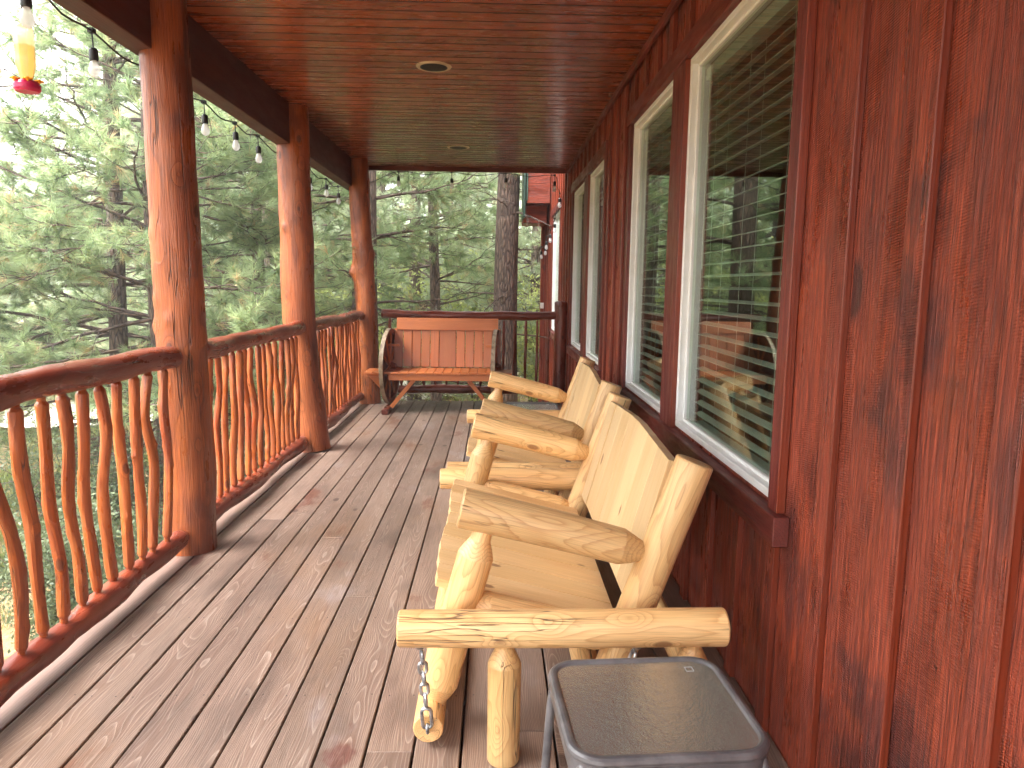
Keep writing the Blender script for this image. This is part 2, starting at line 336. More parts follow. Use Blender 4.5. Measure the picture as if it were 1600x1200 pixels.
    def extr(s, poly, h, M3, org, axis_gc=2, mi=0, tint=None):
        """polygon (u,v) extruded by h along w; M3 columns = u,v,w directions"""
        n = len(poly); q = np.array([[u, v, z] for z in (0, h) for u, v in poly]); c = q@np.array(M3).T+np.array(org)
        f = [tuple(range(n))[::-1], tuple(range(n, 2*n))]+[(i, (i+1) % n, n+(i+1) % n, n+i) for i in range(n)]
        px, py = random.uniform(-.05, .05), random.uniform(.02, .06)
        g_ = np.stack([q[:, 0]+px, q[:, 2]+py, q[:, 1]+random.uniform(0, 40)], 1) if axis_gc == 1 else np.stack([q[:, 1]+px, q[:, 2]+py, q[:, 0]+random.uniform(0, 40)], 1)
        s.add(c, f, g_, tint, mi); return s

def build(name, mb, mats, parent=None, org=None, bevel=0, seg=1):
    if isinstance(mb, MB):
        v = np.vstack(mb.v)
        if org is None and parent is not None: org = ROOT.get(parent.name, (0, 0, 0))
        if org is not None: v = v-np.array(org)
        me = bpy.data.meshes.new(name); me.from_pydata(v.tolist(), [], mb.f)
        me.polygons.foreach_set('material_index', mb.mi); me.polygons.foreach_set('use_smooth', mb.sm)
        if any(mb.sm): me.set_sharp_from_angle(angle=R(27))
        a = me.attributes.new('gc', 'FLOAT_VECTOR', 'POINT'); a.data.foreach_set('vector', np.vstack(mb.g).astype(np.float32).ravel())
        a = me.attributes.new('tint', 'FLOAT', 'POINT'); a.data.foreach_set('value', np.concatenate(mb.t).astype(np.float32))
    else: me = mb
    for m in (mats if isinstance(mats, (list, tuple)) else [mats]):
        if len(me.materials) < len(mats if isinstance(mats, (list, tuple)) else [mats]): me.materials.append(M[m])
    o = bpy.data.objects.new(name, me); COL.objects.link(o)
    if parent is not None: o.parent = parent; ROOT[o.name] = ROOT.get(parent.name, (0, 0, 0))
    elif org is not None: o.location = org
    if bevel:
        b = o.modifiers.new('bevel', 'BEVEL'); b.width = bevel; b.segments = seg; b.limit_method = 'ANGLE'; b.angle_limit = R(50)
    return o
ROOT = {}
def tag(o, label=None, cat=None, group=None, kind=None):
    if label: o['label'] = label
    if cat: o['category'] = cat
    if group: o['group'] = group
    if kind: o['kind'] = kind
    return o
def thing(name, loc, label, cat, group=None):
    o = bpy.data.objects.new(name, None); COL.objects.link(o); o.location = loc; o.empty_display_size = .1
    ROOT[o.name] = tuple(loc); return tag(o, label, cat, group)
def copy_tree(o, parent=None):
    c = o.copy(); COL.objects.link(c)
    if parent is not None: c.parent = parent
    for ch in [x for x in o.children]: copy_tree(ch, c)
    return c
def rotm(axis, a): return np.array(Matrix.Rotation(a, 3, axis))

# ================================================================== SETTING
WX = .9
CEIL = 2.82
# ground: one sheet with gentle swells
def gz(x, y): return -2.0+.10*np.sin(x*.5+1)*np.cos(y*.4)+.05*np.sin(x*1.7+y*1.3)
mb = MB()
xs = np.unique(np.r_[-400, -200, -100, -60, np.arange(-40, 41, 1.0), 60, 100, 200, 400]); ys = xs+10
gx, gy = np.meshgrid(xs, ys, indexing='ij'); v = np.stack([gx.ravel(), gy.ravel(), gz(gx, gy).ravel()], 1); n1, n2 = len(xs), len(ys)
mb.add(v, [(i*n2+j, (i+1)*n2+j, (i+1)*n2+j+1, i*n2+j+1) for i in range(n1-1) for j in range(n2-1)], smooth=True)
tag(build('ground', mb, 'ground'), kind='structure')
mb = MB(); pth = catmull([(-30, 12, 0), (-18, 15.5, 0), (-10.5, 18.2, 0), (-2, 24, 0), (5, 33, 0)], 1.0); T = np.gradient(pth, axis=0); T /= np.linalg.norm(T, axis=1)[:, None]
Nn = np.stack([-T[:, 1], T[:, 0], 0*T[:, 0]], 1); vv = []
for i in range(len(pth)):
    for k in (-1, -.33, .33, 1): q = pth[i]+Nn[i]*k*2.1; vv.append([q[0], q[1], gz(q[0], q[1])+.12])
mb.add(vv, [(i*4+k, i*4+4+k, i*4+5+k, i*4+1+k) for i in range(len(pth)-1) for k in range(3)], smooth=True)
tag(build('gravel_road', mb, 'gravel'), kind='structure')

# distant wooded ridge
hx = np.linspace(-260, 260, 60); vv = []
for r_, h_ in ((70, -2.6), (100, 6), (150, 18), (220, 30)):
    for x_ in hx: vv.append([x_*r_/120, r_+12*math.sin(x_*.03), h_+(0 if h_ < 0 else 3*math.sin(x_*.05+r_)+2*math.sin(x_*.13+r_*2))])
mb = MB(); mb.add(vv, [(i*60+k, i*60+k+1, i*60+61+k, i*60+60+k) for i in range(3) for k in range(59)], smooth=True)
tag(build('hills', mb, 'hill'), kind='structure')

# deck
mb = MB(); e0 = -1.5455; k = 0
x = e0
while x < WX-.01:
    x1 = min(x+.146-.0075, WX-.003); cuts = [-1.6]
    y = -1.6+random.uniform(1.0, 4.5)
    if k in (3, 7, 12): y = [5.35, 0, 0, 0, 4.2][0] if k == 3 else y
    while y < 8.6: cuts.append(y); y += random.choice([3.6, 4.2, 4.9])
    cuts.append(8.95)
    for a, b in zip(cuts[:-1], cuts[1:]):
        dz = random.uniform(-.0015, .0015); mb.box((x+random.uniform(0, .0015), a+.0015, -.036), (x1, b-.0015, dz), 1, pith=(random.uniform(-.07, .07), random.uniform(.012, .05)))
        # nail heads on each joist
        for jy in np.arange(math.ceil(a/.6)*.6, b, .6):
            for nx in (x+.025, x1-.025):
                th = np.arange(6)/6*6.283; nx2 = nx+random.uniform(-.004, .004); ny = jy+random.uniform(-.008, .008)
                mb.add([[nx2+.0032*math.cos(t), ny+.0032*math.sin(t), dz+.0008] for t in th], [tuple(range(6))], mi=1)
    x += .146; k += 1
# outer edge board, worn round
poly = [(-1.73, -.036), (-1.5515, -.036), (-1.5515, 0), (-1.66, .0), (-1.70, -.004), (-1.722, -.012)]
vv = [[px_+(.006*math.sin(yy*2.3) if px_ < -1.69 else 0), yy, pz] for yy in np.arange(-1.6, 8.96, .15) for px_, pz in poly]; nn = len(poly); m_ = len(vv)//nn
gcv = [[a[0]+1.64, .03+a[2], a[1]] for a in vv]
mb.add(vv, [(i*nn+q, i*nn+(q+1) % nn, (i+1)*nn+(q+1) % nn, (i+1)*nn+q) for i in range(m_-1) for q in range(nn)]+[tuple((m_-1)*nn+q for q in range(nn))], gcv, mi=2)
deck = tag(build('deck', mb, ['deck', 'black_rubber', 'deck_edge'], bevel=.0025), kind='structure')
mb = MB()
for jy in np.arange(-1.5, 8.9, .6): mb.box((-1.66, jy, -.22), (WX, jy+.04, -.038), 0)
mb.box((-1.659, -1.59, -.27), (WX-.001, 8.94, -.222), 1); mb.box((-1.70, -1.6, -.26), (-1.66, 8.95, -.04), 1); mb.box((-1.70, 8.951, -.26), (WX, 8.99, -.04), 0)  # first box: unseen sheet added so that the deck gaps stay dark
tag(build('deck_framing_and_gap_sheet', mb, 'beam'), kind='structure')

# ================================================================== HOUSE
house = thing('house', (0.9, 4, 0), 'dark red board and batten house wall with white framed windows running along the porch', 'house')
WIN = [(2.24, 3.54), (3.78, 4.93), (6.10, 7.12), (7.40, 8.52), (10.1, 11.5)]   # openings along Y
ZS, ZT = .745, 2.465
def wall_pieces():
    """siding boards with openings cut out"""
    mb = MB(); bw = .333; y = -3.0+.145
    y = 1.515-.335*14
    ycur = y
    while ycur < 13.0:
        y0, y1 = ycur, min(ycur+.335, 13.0); top = CEIL+.02 if ycur < 9.2 else 3.7
        segs = [(y0, y1)]
        edges = sorted(set([y0, y1]+[e for w_ in WIN for e in w_ if y0 < e < y1]))
        pw = random.uniform(-.12, .12); pt = random.uniform(.02, .05); t_ = random.random()
        for a, b in zip(edges[:-1], edges[1:]):
            mid = (a+b)/2; inw = any(w0 < mid < w1 for w0, w1 in WIN)
            zz = [(-.3, ZS), (ZT, top)] if inw else [(-.3, top)]
            for z0, z1 in zz:
                mb.box((WX, a+.001, z0), (WX+.03, b-.001, z1), 2, pith=(pw+mid-(y0+y1)/2, pt), tint=t_)
        # batten centred on the joint y0 (near edge at y0 in the photo)
        ba, bb = y0, y0+.078
        if not any(w0-.13 < ba+.04 < w1+.13 for w0, w1 in WIN): spans = [(-.3, top)]
        else: spans = [(-.3, ZS-.125), (ZT+.105, top)]
        for z0, z1 in spans:
            mb.box((WX-.021, ba+random.uniform(-.004, .004), z0), (WX-.0005, bb, z1), 2, mis={2: 1, 0: 0}, tint=random.random())
        ycur += .335
    mb.box((WX-.02, 9.2, -.3), (WX-.0005, 9.29, 3.7), 2)
    return mb
build('siding', wall_pieces(), ['siding', 'batten_edge'], house, bevel=.0025)
# trim
def trim(y0, y1, wins):
    mb = MB()
    mb.box((WX-.036, y0-.11, ZT), (WX-.0005, y1+.11, ZT+.10), 1)            # head board
    mb.box((WX-.05, y0-.11, ZS-.105), (WX-.0005, y1+.11, ZS-.012), 1)      # apron board
    ed = [y0]+[e for w_ in wins for e in w_][1:-1]+[y1]
    mb.box((WX-.03, y0-.075, ZS-.011), (WX-.0005, y0, ZT-.001), 2, mis={2: 1}); mb.box((WX-.03, y1, ZS-.011), (WX-.0005, y1+.075, ZT-.001), 2)
    for (a, b), (c, d) in zip(wins[:-1], wins[1:]):
        mb.box((WX-.03, b, ZS-.011), (WX-.0005, c, ZT-.001), 2, mis={2: 1})
    return mb
build('window_trim', trim(2.24, 4.93, WIN[:2]), ['trim', 'batten_edge'], house, bevel=.003)
build('window_trim', trim(6.10, 8.52, WIN[2:4]), ['trim', 'batten_edge'], house, bevel=.003)
build('window_trim', trim(10.1, 11.5, WIN[4:]), ['trim', 'batten_edge'], house, bevel=.003)
for wi, (y0, y1) in enumerate(WIN):
    mb = MB(); fw = .05; X0, X1 = WX+.004, WX+.05
    def ringbox(mb, a0, a1, z0, z1, wd, x0, x1):
        mb.box((x0, a0, z0), (x1, a1, z0+wd)); mb.box((x0, a0, z1-wd), (x1, a1, z1))
        mb.box((x0, a0, z0+wd), (x1, a0+wd, z1-wd)); mb.box((x0, a1-wd, z0+wd), (x1, a1, z1-wd))
    ringbox(mb, y0+.002, y1-.002, ZS+.002, ZT-.002, .028, X0-.012, X1)
    ringbox(mb, y0+.030, y1-.030, ZS+.030, ZT-.030, .013, X0+.018, X1)
    fr = build('window', mb, 'vinyl', house, bevel=.003)
    mb = MB(); mb.box((WX+.036, y0+.0435, ZS+.0435), (WX+.040, y1-.0435, ZT-.0435)); build('pane', mb, 'glass', fr)
    mb = MB(); zt = ZT-.06; xb = WX+.085
    mb.box((xb-.03, y0+.05, zt-.05), (xb+.03, y1-.05, zt))
    z = zt-.07; low = ZS+.06 if wi < 2 else 2.2
    i = 0
    while z > low:
        ang = R(15+2*math.sin(i*1.7)); s_, c_ = math.sin(ang)*.017, math.cos(ang)*.017
        vv = [[xb-c_, y0+.055, z-s_], [xb+c_, y0+.055, z+s_], [xb+c_, y1-.055, z+s_], [xb-c_, y1-.055, z-s_]]
        vv += [[a, b, c+.003] for a, b, c in vv]
        mb.add(vv, [(0, 3, 2, 1), (4, 5, 6, 7), (0, 1, 5, 4), (1, 2, 6, 5), (2, 3, 7, 6), (3, 0, 4, 7)]); z -= .054; i += 1
    mb.box((xb-.026, y0+.055, z-.004), (xb+.026, y1-.055, z+.014))
    for fy in (.15, .5, .85):
        yy = y0+.055+(y1-y0-.11)*fy
        for dx in (-.027, .027): mb.tube([(xb+dx, yy, z), (xb+dx, yy, zt)], .0012, 5, 1.0, ends=('cut', 'cut'))
    mb.tube([(xb-.035, y1-.14, zt-.03), (xb-.035, y1-.14, zt-.9)], .004, 6, 1.0)
    build('blind', mb, 'blind', fr)
# dim rooms behind the glass
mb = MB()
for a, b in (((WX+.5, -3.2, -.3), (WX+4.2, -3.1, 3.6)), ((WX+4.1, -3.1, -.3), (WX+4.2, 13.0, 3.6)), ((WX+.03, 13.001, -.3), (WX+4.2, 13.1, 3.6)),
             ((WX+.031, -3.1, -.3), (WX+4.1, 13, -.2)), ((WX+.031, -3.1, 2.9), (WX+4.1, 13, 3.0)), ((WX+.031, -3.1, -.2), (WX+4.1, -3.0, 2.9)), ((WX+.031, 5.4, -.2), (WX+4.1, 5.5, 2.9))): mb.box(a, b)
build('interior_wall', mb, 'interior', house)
# projecting corner and eave of the wing beyond the deck
mb = MB(); mb.box((.80, 12.95, -2.0), (.99, 13.1, 3.6), 2); mb.box((.86, 12.9, -2.0), (WX, 12.95, 3.6), 2); mb.box((.80, 12.93, 1.02), (.90, 12.949, 1.12), 1, mi=1)
build('corner_board', mb, ['siding', 'vinyl'], house, bevel=.003)
mb = MB(); mb.box((.50, 12.0, 2.72), (WX-.03, 12.9, 3.75), 0); mb.box((.455, 12.3, 2.43), (.84, 12.96, 2.715), 0)
build('eave', mb, 'siding', house, bevel=.004)
mb = MB(); mb.box((.445, 11.99, 2.50), (.475, 12.9, 3.8), 2); mb.box((.49, 11.985, 2.76), (.515, 11.999, 3.8), 2)
build('drip_edge', mb, 'drip', house)

# porch roof
roof = thing('porch_roof', (-.4, 4, 2.5), 'glossy red brown plank porch ceiling with dark beam above the log posts', 'porch roof')
mb = MB(); y = -1.2
while y < 9.15:
    y1 = min(y+.128, 9.2)
    pr = [(y+.0005, CEIL+.008), (y+.0075, CEIL), (y1-.0075, CEIL), (y1-.0005, CEIL+.008), (y1-.0005, CEIL+.016), (y+.0005, CEIL+.016)]
    a0, a1 = -1.64, WX-.0; v = [[xx, a, b] for xx in (a0, a1) for a, b in pr]; pw, pt, zo = random.uniform(-.06, .06), random.uniform(.015, .05), random.uniform(0, 50)
    tl = random.uniform(-.01, .01)
    gc = [[a-(y+y1)/2+pw+tl*xx, b-CEIL+pt, xx+zo] for xx, a, b in v]
    mb.add(v, [(i, (i+1) % 6, 6+(i+1) % 6, 6+i) for i in range(6)]+[(0, 1, 2, 3, 4, 5), (11, 10, 9, 8, 7, 6)], gc)
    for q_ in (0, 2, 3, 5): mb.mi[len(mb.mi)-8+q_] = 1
    y += .128
# holes for the can lights are covered by the lights' own trim
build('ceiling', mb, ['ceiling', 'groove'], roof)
mb = MB(); mb.box((-1.765, -1.2, 2.51), (-1.64, 9.16, CEIL+.02), 1)
build('beam', mb, 'beam', roof, bevel=.004)
mb = MB(); mb.box((-1.64, 9.2, CEIL-.045), (WX-.02, 9.235, CEIL+.2), 0); mb.box((WX-.045, -1.2, CEIL-.05), (WX-.022, 9.199, CEIL-.001), 1)
build('crown_trim', mb, 'trim', roof, bevel=.002)
mb = MB(); mb.box((-2.2, -1.35, CEIL+.021), (WX, -1.201, CEIL+.3)); mb.box((-2.2, -1.2, CEIL+.021), (WX, 9.199, CEIL+.3)); mb.box((-2.2, -1.4, CEIL+.301), (WX+4.3, 9.6, CEIL+.4)); mb.box((WX+.001, 9.601, 3.71), (WX+4.3, 13.3, 3.8))
build('roof_deck', mb, 'beam', roof)
for (lx, ly) in ((-.41, 5.02), (-.39, 7.85)):
    mb = MB(); mb.lathe([(.088, -.001), (.09, -.007), (.112, -.006), (.116, -.0005)], (lx, ly, CEIL), 2, 40)
    o = build('recessed_light', mb, 'ring', roof)
    mb = MB(); mb.lathe([(.0, -.0075), (.05, -.0078), (.0895, -.0082)], (lx, ly, CEIL), 2, 40); build('lamp_can', mb, 'downlight', o)

# ================================================================== POSTS
def make_post(px, py, r, label, seed, knobs=(), xs=(0, -.015, -.03, -.07, -.105)):
    np.random.seed(seed); t = thing('log_post', (px, py, 0), label, 'post', 'log porch posts')
    mb = MB(); mb.tube([(px+xs[0], py, .001), (px+xs[1], py+.01, .45), (px+xs[2], py-.01, 1.1), (px+xs[3], py, 1.8), (px+xs[4], py, CEIL-.002)], [r*1.04, r*.99, r, r*1.0, r*.97, r*.96], 48, .02, ends=('open', 'open'), wob=.003, bump=.010, knobs=list(knobs)+[(random.uniform(.2, 2.5), random.uniform(0, 6.28), random.uniform(.004, .010), random.uniform(.025, .05)) for _ in range(14)])
    build('trunk', mb, 'post', t)
    return t
make_post(-1.545, .75, .125, 'stained log porch post standing nearest behind the camera', 1)
make_post(-1.605, 3.83, .119, 'thickest looking orange brown log post, nearest of the three porch posts', 2, xs=(0, .0, 0, -.012, -.03))
make_post(-1.50, 6.22, .134, 'middle of the three orange brown log posts along the porch railing', 3, xs=(-.035, -.08, -.13, -.14, -.15))
make_post(-1.475, 8.74, .12, 'far corner log post with a burl bulge, beside the wagon wheel bench', 4, [(1.55, 0.2, .05, .06), (1.62, 5.9, .04, .05), (1.0, .1, .02, .05), (1.75, 3.3, .02, .06)])
t = thing('railing_post', (.80, 8.93, 0), 'short dark red log newel post at the end of the far railing against the wall', 'post')
mb = MB(); mb.tube([(.80, 8.93, .001), (.805, 8.93, .6), (.80, 8.93, 1.235)], [.076, .074, .078], 28, .04, ends=('cut', 'round'), bump=.012, wob=.002)
build('trunk', mb, 'rail', t)

# ================================================================== RAILINGS
def railing(P0, P1, bal, label, zt=1.05, zb=.105, rt=.055, rb=.052, dark=False, bend=.012, tm='baluster'):
    P0, P1 = V(*P0), V(*P1); D = P1-P0; Lr = np.linalg.norm(D); D /= Lr; S = V(-D[1], D[0], 0)
    t = thing('railing', tuple((P0+P1)/2), label, 'railing', 'log railing sections')
    def rpts(z, amp):
        n = max(3, int(Lr/.35)); return [P0+D*Lr*i/n+S*random.uniform(-amp, amp)+V(0, 0, z+random.uniform(-amp, amp)*.9) for i in range(n+1)]
    nr = max(6, int(Lr/.16))
    mb = MB(); pt = rpts(zt, bend); mb.tube(pt, [rt*random.uniform(.88, 1.14) for _ in range(nr)], 26, .025, ends=('tenon', 'tenon') if not dark else ('round', 'round'), wob=.004, bump=.03, cone=.04, ten=.75); build('top_rail', mb, 'rail', t)
    mb = MB(); pb = rpts(zb, bend*.7); mb.tube(pb, [rb*random.uniform(.86, 1.16) for _ in range(nr)], 26, .025, ends=('tenon', 'tenon'), wob=.003, bump=.03, cone=.04, ten=.75); build('bottom_rail', mb, 'rail', t)
    for (a, b, mid, r) in bal:     # positions along the rail at top and bottom, sideways bends
        A = P0+D*b+V(0, 0, zb+.028); B = P0+D*a+V(0, 0, zt-.028); pts = [A]
        nm = len(mid)
        for i, m in enumerate(mid):
            m = m*.6; f = (i+1)/(nm+1); pts.append(A*(1-f)+B*f+D*m+S*random.uniform(-.014, .014))
        pts.append(B)
        mb = MB(); mb.tube(pts, [r*random.uniform(.9, 1.12) for _ in range(9)], 14, .018, ends=('tenon', 'tenon'), bump=.05, cone=.015, ten=.62, wob=.002, knobs=[(random.uniform(.1, .8), random.uniform(0, 6.28), random.uniform(.003, .009), random.uniform(.012, .025)) for _ in range(4)])
        build('baluster', mb, tm, t)
    return t
# first section: bends read off the photograph
tb = [(1.55, 1.55), (1.69, 1.67), (1.83, 1.83), (1.98, 1.96), (2.12, 2.10), (2.22, 2.28), (2.33, 2.40),
      (2.466, 2.531), (2.608, 2.649), (2.735, 2.782), (2.872, 2.893), (2.987, 3.012), (3.14, 3.148), (3.29, 3.273), (3.431, 3.372), (3.588, 3.524)]
md = [(.01, -.02, .01), (-.02, .02, .01), (.02, .0, -.02), (.01, .03, .0), (-.02, .01, .02), (.01, .03, .0), (.03, .02, -.01),
      (.015, .03, -.05), (.0, .01, .005), (.005, -.035, -.02), (-.01, -.035, -.045), (-.01, .0, .025), (.0, .02, .01), (.015, .01, .02), (.01, .02, -.04), (.0, .01, .0)]
railing((-1.6, .9, 0), (-1.6, 3.74, 0), [(a-.9, b-.9, m, .0218) for (a, b), m in zip(tb, md)], 'nearest log railing section with crooked branch balusters, left of the first post', bend=.012)
t2 = [4.172, 4.264, 4.393, 4.512, 4.637, 4.731, 4.848, 4.985, 5.102, 5.215, 5.372, 5.546, 5.669, 5.782, 5.898]
b2 = [4.113, 4.232, 4.342, 4.465, 4.583, 4.72, 4.858, 4.976, 5.119, 5.25, 5.377, 5.51, 5.639, 5.767, 5.908]
def rnd_mid(a=.028): return tuple(random.uniform(-a, a) for _ in range(3))
railing((-1.6, 3.92, 0), (-1.585, 6.13, 0), [(a-3.92, b-3.92, rnd_mid(.022), random.uniform(.017, .022)) for a, b in zip(t2, b2)], 'middle log railing section between the first and second porch posts')
n3 = 18
railing((-1.585, 6.31, 0), (-1.56, 8.65, 0), [(.09+i*.124+random.uniform(-.04, .04), .09+i*.124, rnd_mid(.03), random.uniform(.016, .023)) for i in range(n3)], 'third log railing section with tightly set crooked balusters before the corner post')
railing((-1.36, 8.90, 0), (.76, 8.94, 0), [(.10+i*.137+random.uniform(-.01, .01), .10+i*.137, rnd_mid(.006), random.uniform(.015, .02)) for i in range(15)], 'dark log railing across the far end of the deck behind the wagon wheel bench', zt=1.055, zb=.15, rt=.052, rb=.05, dark=True, tm='rail')

# ================================================================== LOG GLIDER BENCHES
def glider():
    g = thing('log_glider', (0, 0, 0), 'nearer peeled pine log glider bench hung on chains from crossbar logs', 'glider bench', 'peeled log glider benches by the wall')
    Y0, Y1 = 2.05, 3.73; o = V(0, -2.05, 0)
    def sh(*p): return V(*p)+o
    for y in (Y0, Y1):
        mb = MB(); mb.tube([sh(-.272, y, .418), sh(.2, y, .42), sh(.692, y, .424)], [.053, .056, .056], 28, .04, ends=('cut', 'cut'), bump=.004, wob=.0008)
        build('crossbar', mb, 'pine', g)
        for x in (.04, .60):
            mb = MB(); mb.tube([sh(x, y, .002), sh(x, y, .392)], [.049, .050], 24, .04, ends=('cut', 'tenon'), bump=.004, cone=.05, ten=.5)
            build('leg', mb, 'pine', g)
    mb = MB(); mb.tube([sh(.655, Y0-.02, .16), sh(.655, Y1+.02, .16)], [.04, .042], 20, .05, ends=('cut', 'cut'), bump=.004); build('ground_rail', mb, 'pine', g)
    ya, yb = 2.21, 3.57
    for y in (ya, yb):
        mb = MB(); mb.tube([sh(-.10, y, .735), sh(.19, y, .668), sh(.50, y, .588)], [.062, .060, .056], 28, .03, ends=('cut', 'tenon'), bump=.004, cone=.07, ten=.55); build('armrest', mb, 'pine', g)
        mb = MB(); mb.tube([sh(-.178, y, .075), sh(-.105, y, .38), sh(-.028, y, .665)], [.054, .057, .057], 28, .03, ends=('tenon', 'tenon'), bump=.004, cone=.055, ten=.55); build('front_upright', mb, 'pine', g)
        mb = MB(); mb.tube([sh(.335, y, .06), sh(.43, y, .33), sh(.625, y, .888)], [.056, .058, .060], 28, .03, ends=('tenon', 'cut'), bump=.004, cone=.05, ten=.6); build('back_upright', mb, 'pine', g)
        mb = MB(); mb.tube([sh(-.105, y, .432), sh(.43, y, .30)], [.052, .05], 24, .03, ends=('tenon', 'tenon'), bump=.004, cone=.07, ten=.55); build('seat_log', mb, 'pine', g)
    for x, z in ((-.19, .068), (.34, .075)):
        mb = MB(); mb.tube([sh(x, 2.10, z), sh(x, 2.9, z), sh(x, 3.68, z)], [.047, .049, .047], 26, .05, ends=('cut', 'cut'), bump=.004, wob=.001); build('stretcher', mb, 'pine', g)
    # seat boards run front to back, front edge left wavy
    a = math.atan2(.132, .535); y = 2.275; Rm = rotm('Y', a)
    seat = MB(); k = 0
    while y < 3.50:
        wd = random.uniform(.135, .155); y1 = min(y+wd, 3.505); xf = -.188+.006*math.sin(y*9)
        poly = [(0, 0), (0, y1-y-.003)]
        q0, q1 = (xf, y), (-.188+.006*math.sin(y1*9), y1-.0055)
        pl = [(q0[0], q0[1]), (.425, q0[1]), (.425, q1[1]), (q1[0], q1[1]), ((q0[0]+q1[0])/2-.004, (q0[1]+q1[1])/2)]
        piv = V(-.205, 0, .458)
        M3 = np.stack([Rm@V(1, 0, 0), V(0, 1, 0), Rm@V(0, 0, 1)], 1)
        seat.extr([(u+.205, v_) for u, v_ in pl], .028, M3, sh(*piv), 0); y = y1; k += 1
    build('seat', seat, 'pine_board', g, bevel=.0012)
    # back: vertical planks, tops forming a low peak
    back = MB(); ys = [2.285, 2.455, 2.63, 2.81, 3.0, 3.17, 3.34, 3.495]
    up = V(.125, 0, .46); up /= np.linalg.norm(up); nv = np.cross(V(0, 1, 0), up)
    for y, y1 in zip(ys[:-1], ys[1:]):
        def topz(yy): return .485+.028*(1-abs(yy-2.9)/.62)
        h0, h1 = topz(y), topz(y1-.003); M3 = np.stack([V(0, 1, 0), up, nv], 1)
        pl = [(0, 0), (y1-y-.0055, 0), (y1-y-.0055, h1), (0, h0)]
        back.extr(pl, .034, M3, sh(.435, y, .405)+nv*random.uniform(-.004, .004), 1)
    build('backrest', back, 'back_board', g, bevel=.0012)
    rl = MB()
    for z, x in ((.50, .50), (.80, .588)): rl.tube([sh(x+.015, ya, z), sh(x+.015, yb, z)], [.024, .024], 14, .1, ends=('cut', 'cut'), bump=.004)
    build('back_rail', rl, 'pine', g)
    # chains
    def link(mb, c, ax, side, L=.036, W=.020, wr=.0034, gap=False):
        ax = ax/np.linalg.norm(ax); side = side-ax*(side@ax); side /= np.linalg.norm(side); pts = []
        for k in range(20):
            th = k/20*2*math.pi; u, v_ = math.cos(th), math.sin(th); r_ = W/2-wr
            pts.append(c+ax*((L/2-wr-r_)*(1 if u > 0 else -1)+u*r_)+side*v_*r_)
        mb.tube(None, wr, 8, .01, closed=True, path=pts)
    for (x0, z0, x1, z1) in ((-.205, .355, -.192, .115), (.43, .355, .34, .115)):
        for sgn, yy in ((1, 2.05), (-1, 3.73)):
            a_, b_ = sh(x0, yy, z0), sh(x1, yy+.045*sgn*.6, z1); d = b_-a_; Lc = np.linalg.norm(d); u = d/Lc
            mb = MB(); link(mb, a_-u*.012+V(0, 0, .008), V(0, 0, 1.), V(1., .6, 0), .046, .044, .0052)          # eye bolt
            n = int(Lc/.0365)-1
            for k in range(n):
                s_ = V(1., .3, 0) if k % 2 else V(.3, -1., 0); link(mb, a_+u*(.028+k*.0365), u, s_, .050, .033, .0056)
            link(mb, b_-u*.004, u, V(1., .1, 0), .080, .040, .0058)    # quick link
            link(mb, b_+u*.034, u, V(0, 1., 0), .034, .030, .0050)
            mb.tube([a_+V(0, 0, .01), a_+V(0, 0, .04)], .004, 8, .02); mb.tube([b_+u*.040, b_+u*.040+V(0, .05*sgn, -.005)], .004, 8, .02)
            build('chain', mb, 'steel', g)
    return g
G1 = glider()
G2 = copy_tree(G1); G2['label'] = 'farther peeled pine log glider bench, second along the wall, half hidden by the first'
G1.location = (0, 2.05, 0)
G2.location = (.025, 3.875, 0); G2.rotation_euler = (0, 0, R(-1.6))
ROOT[G1.name] = (0, 2.05, 0)

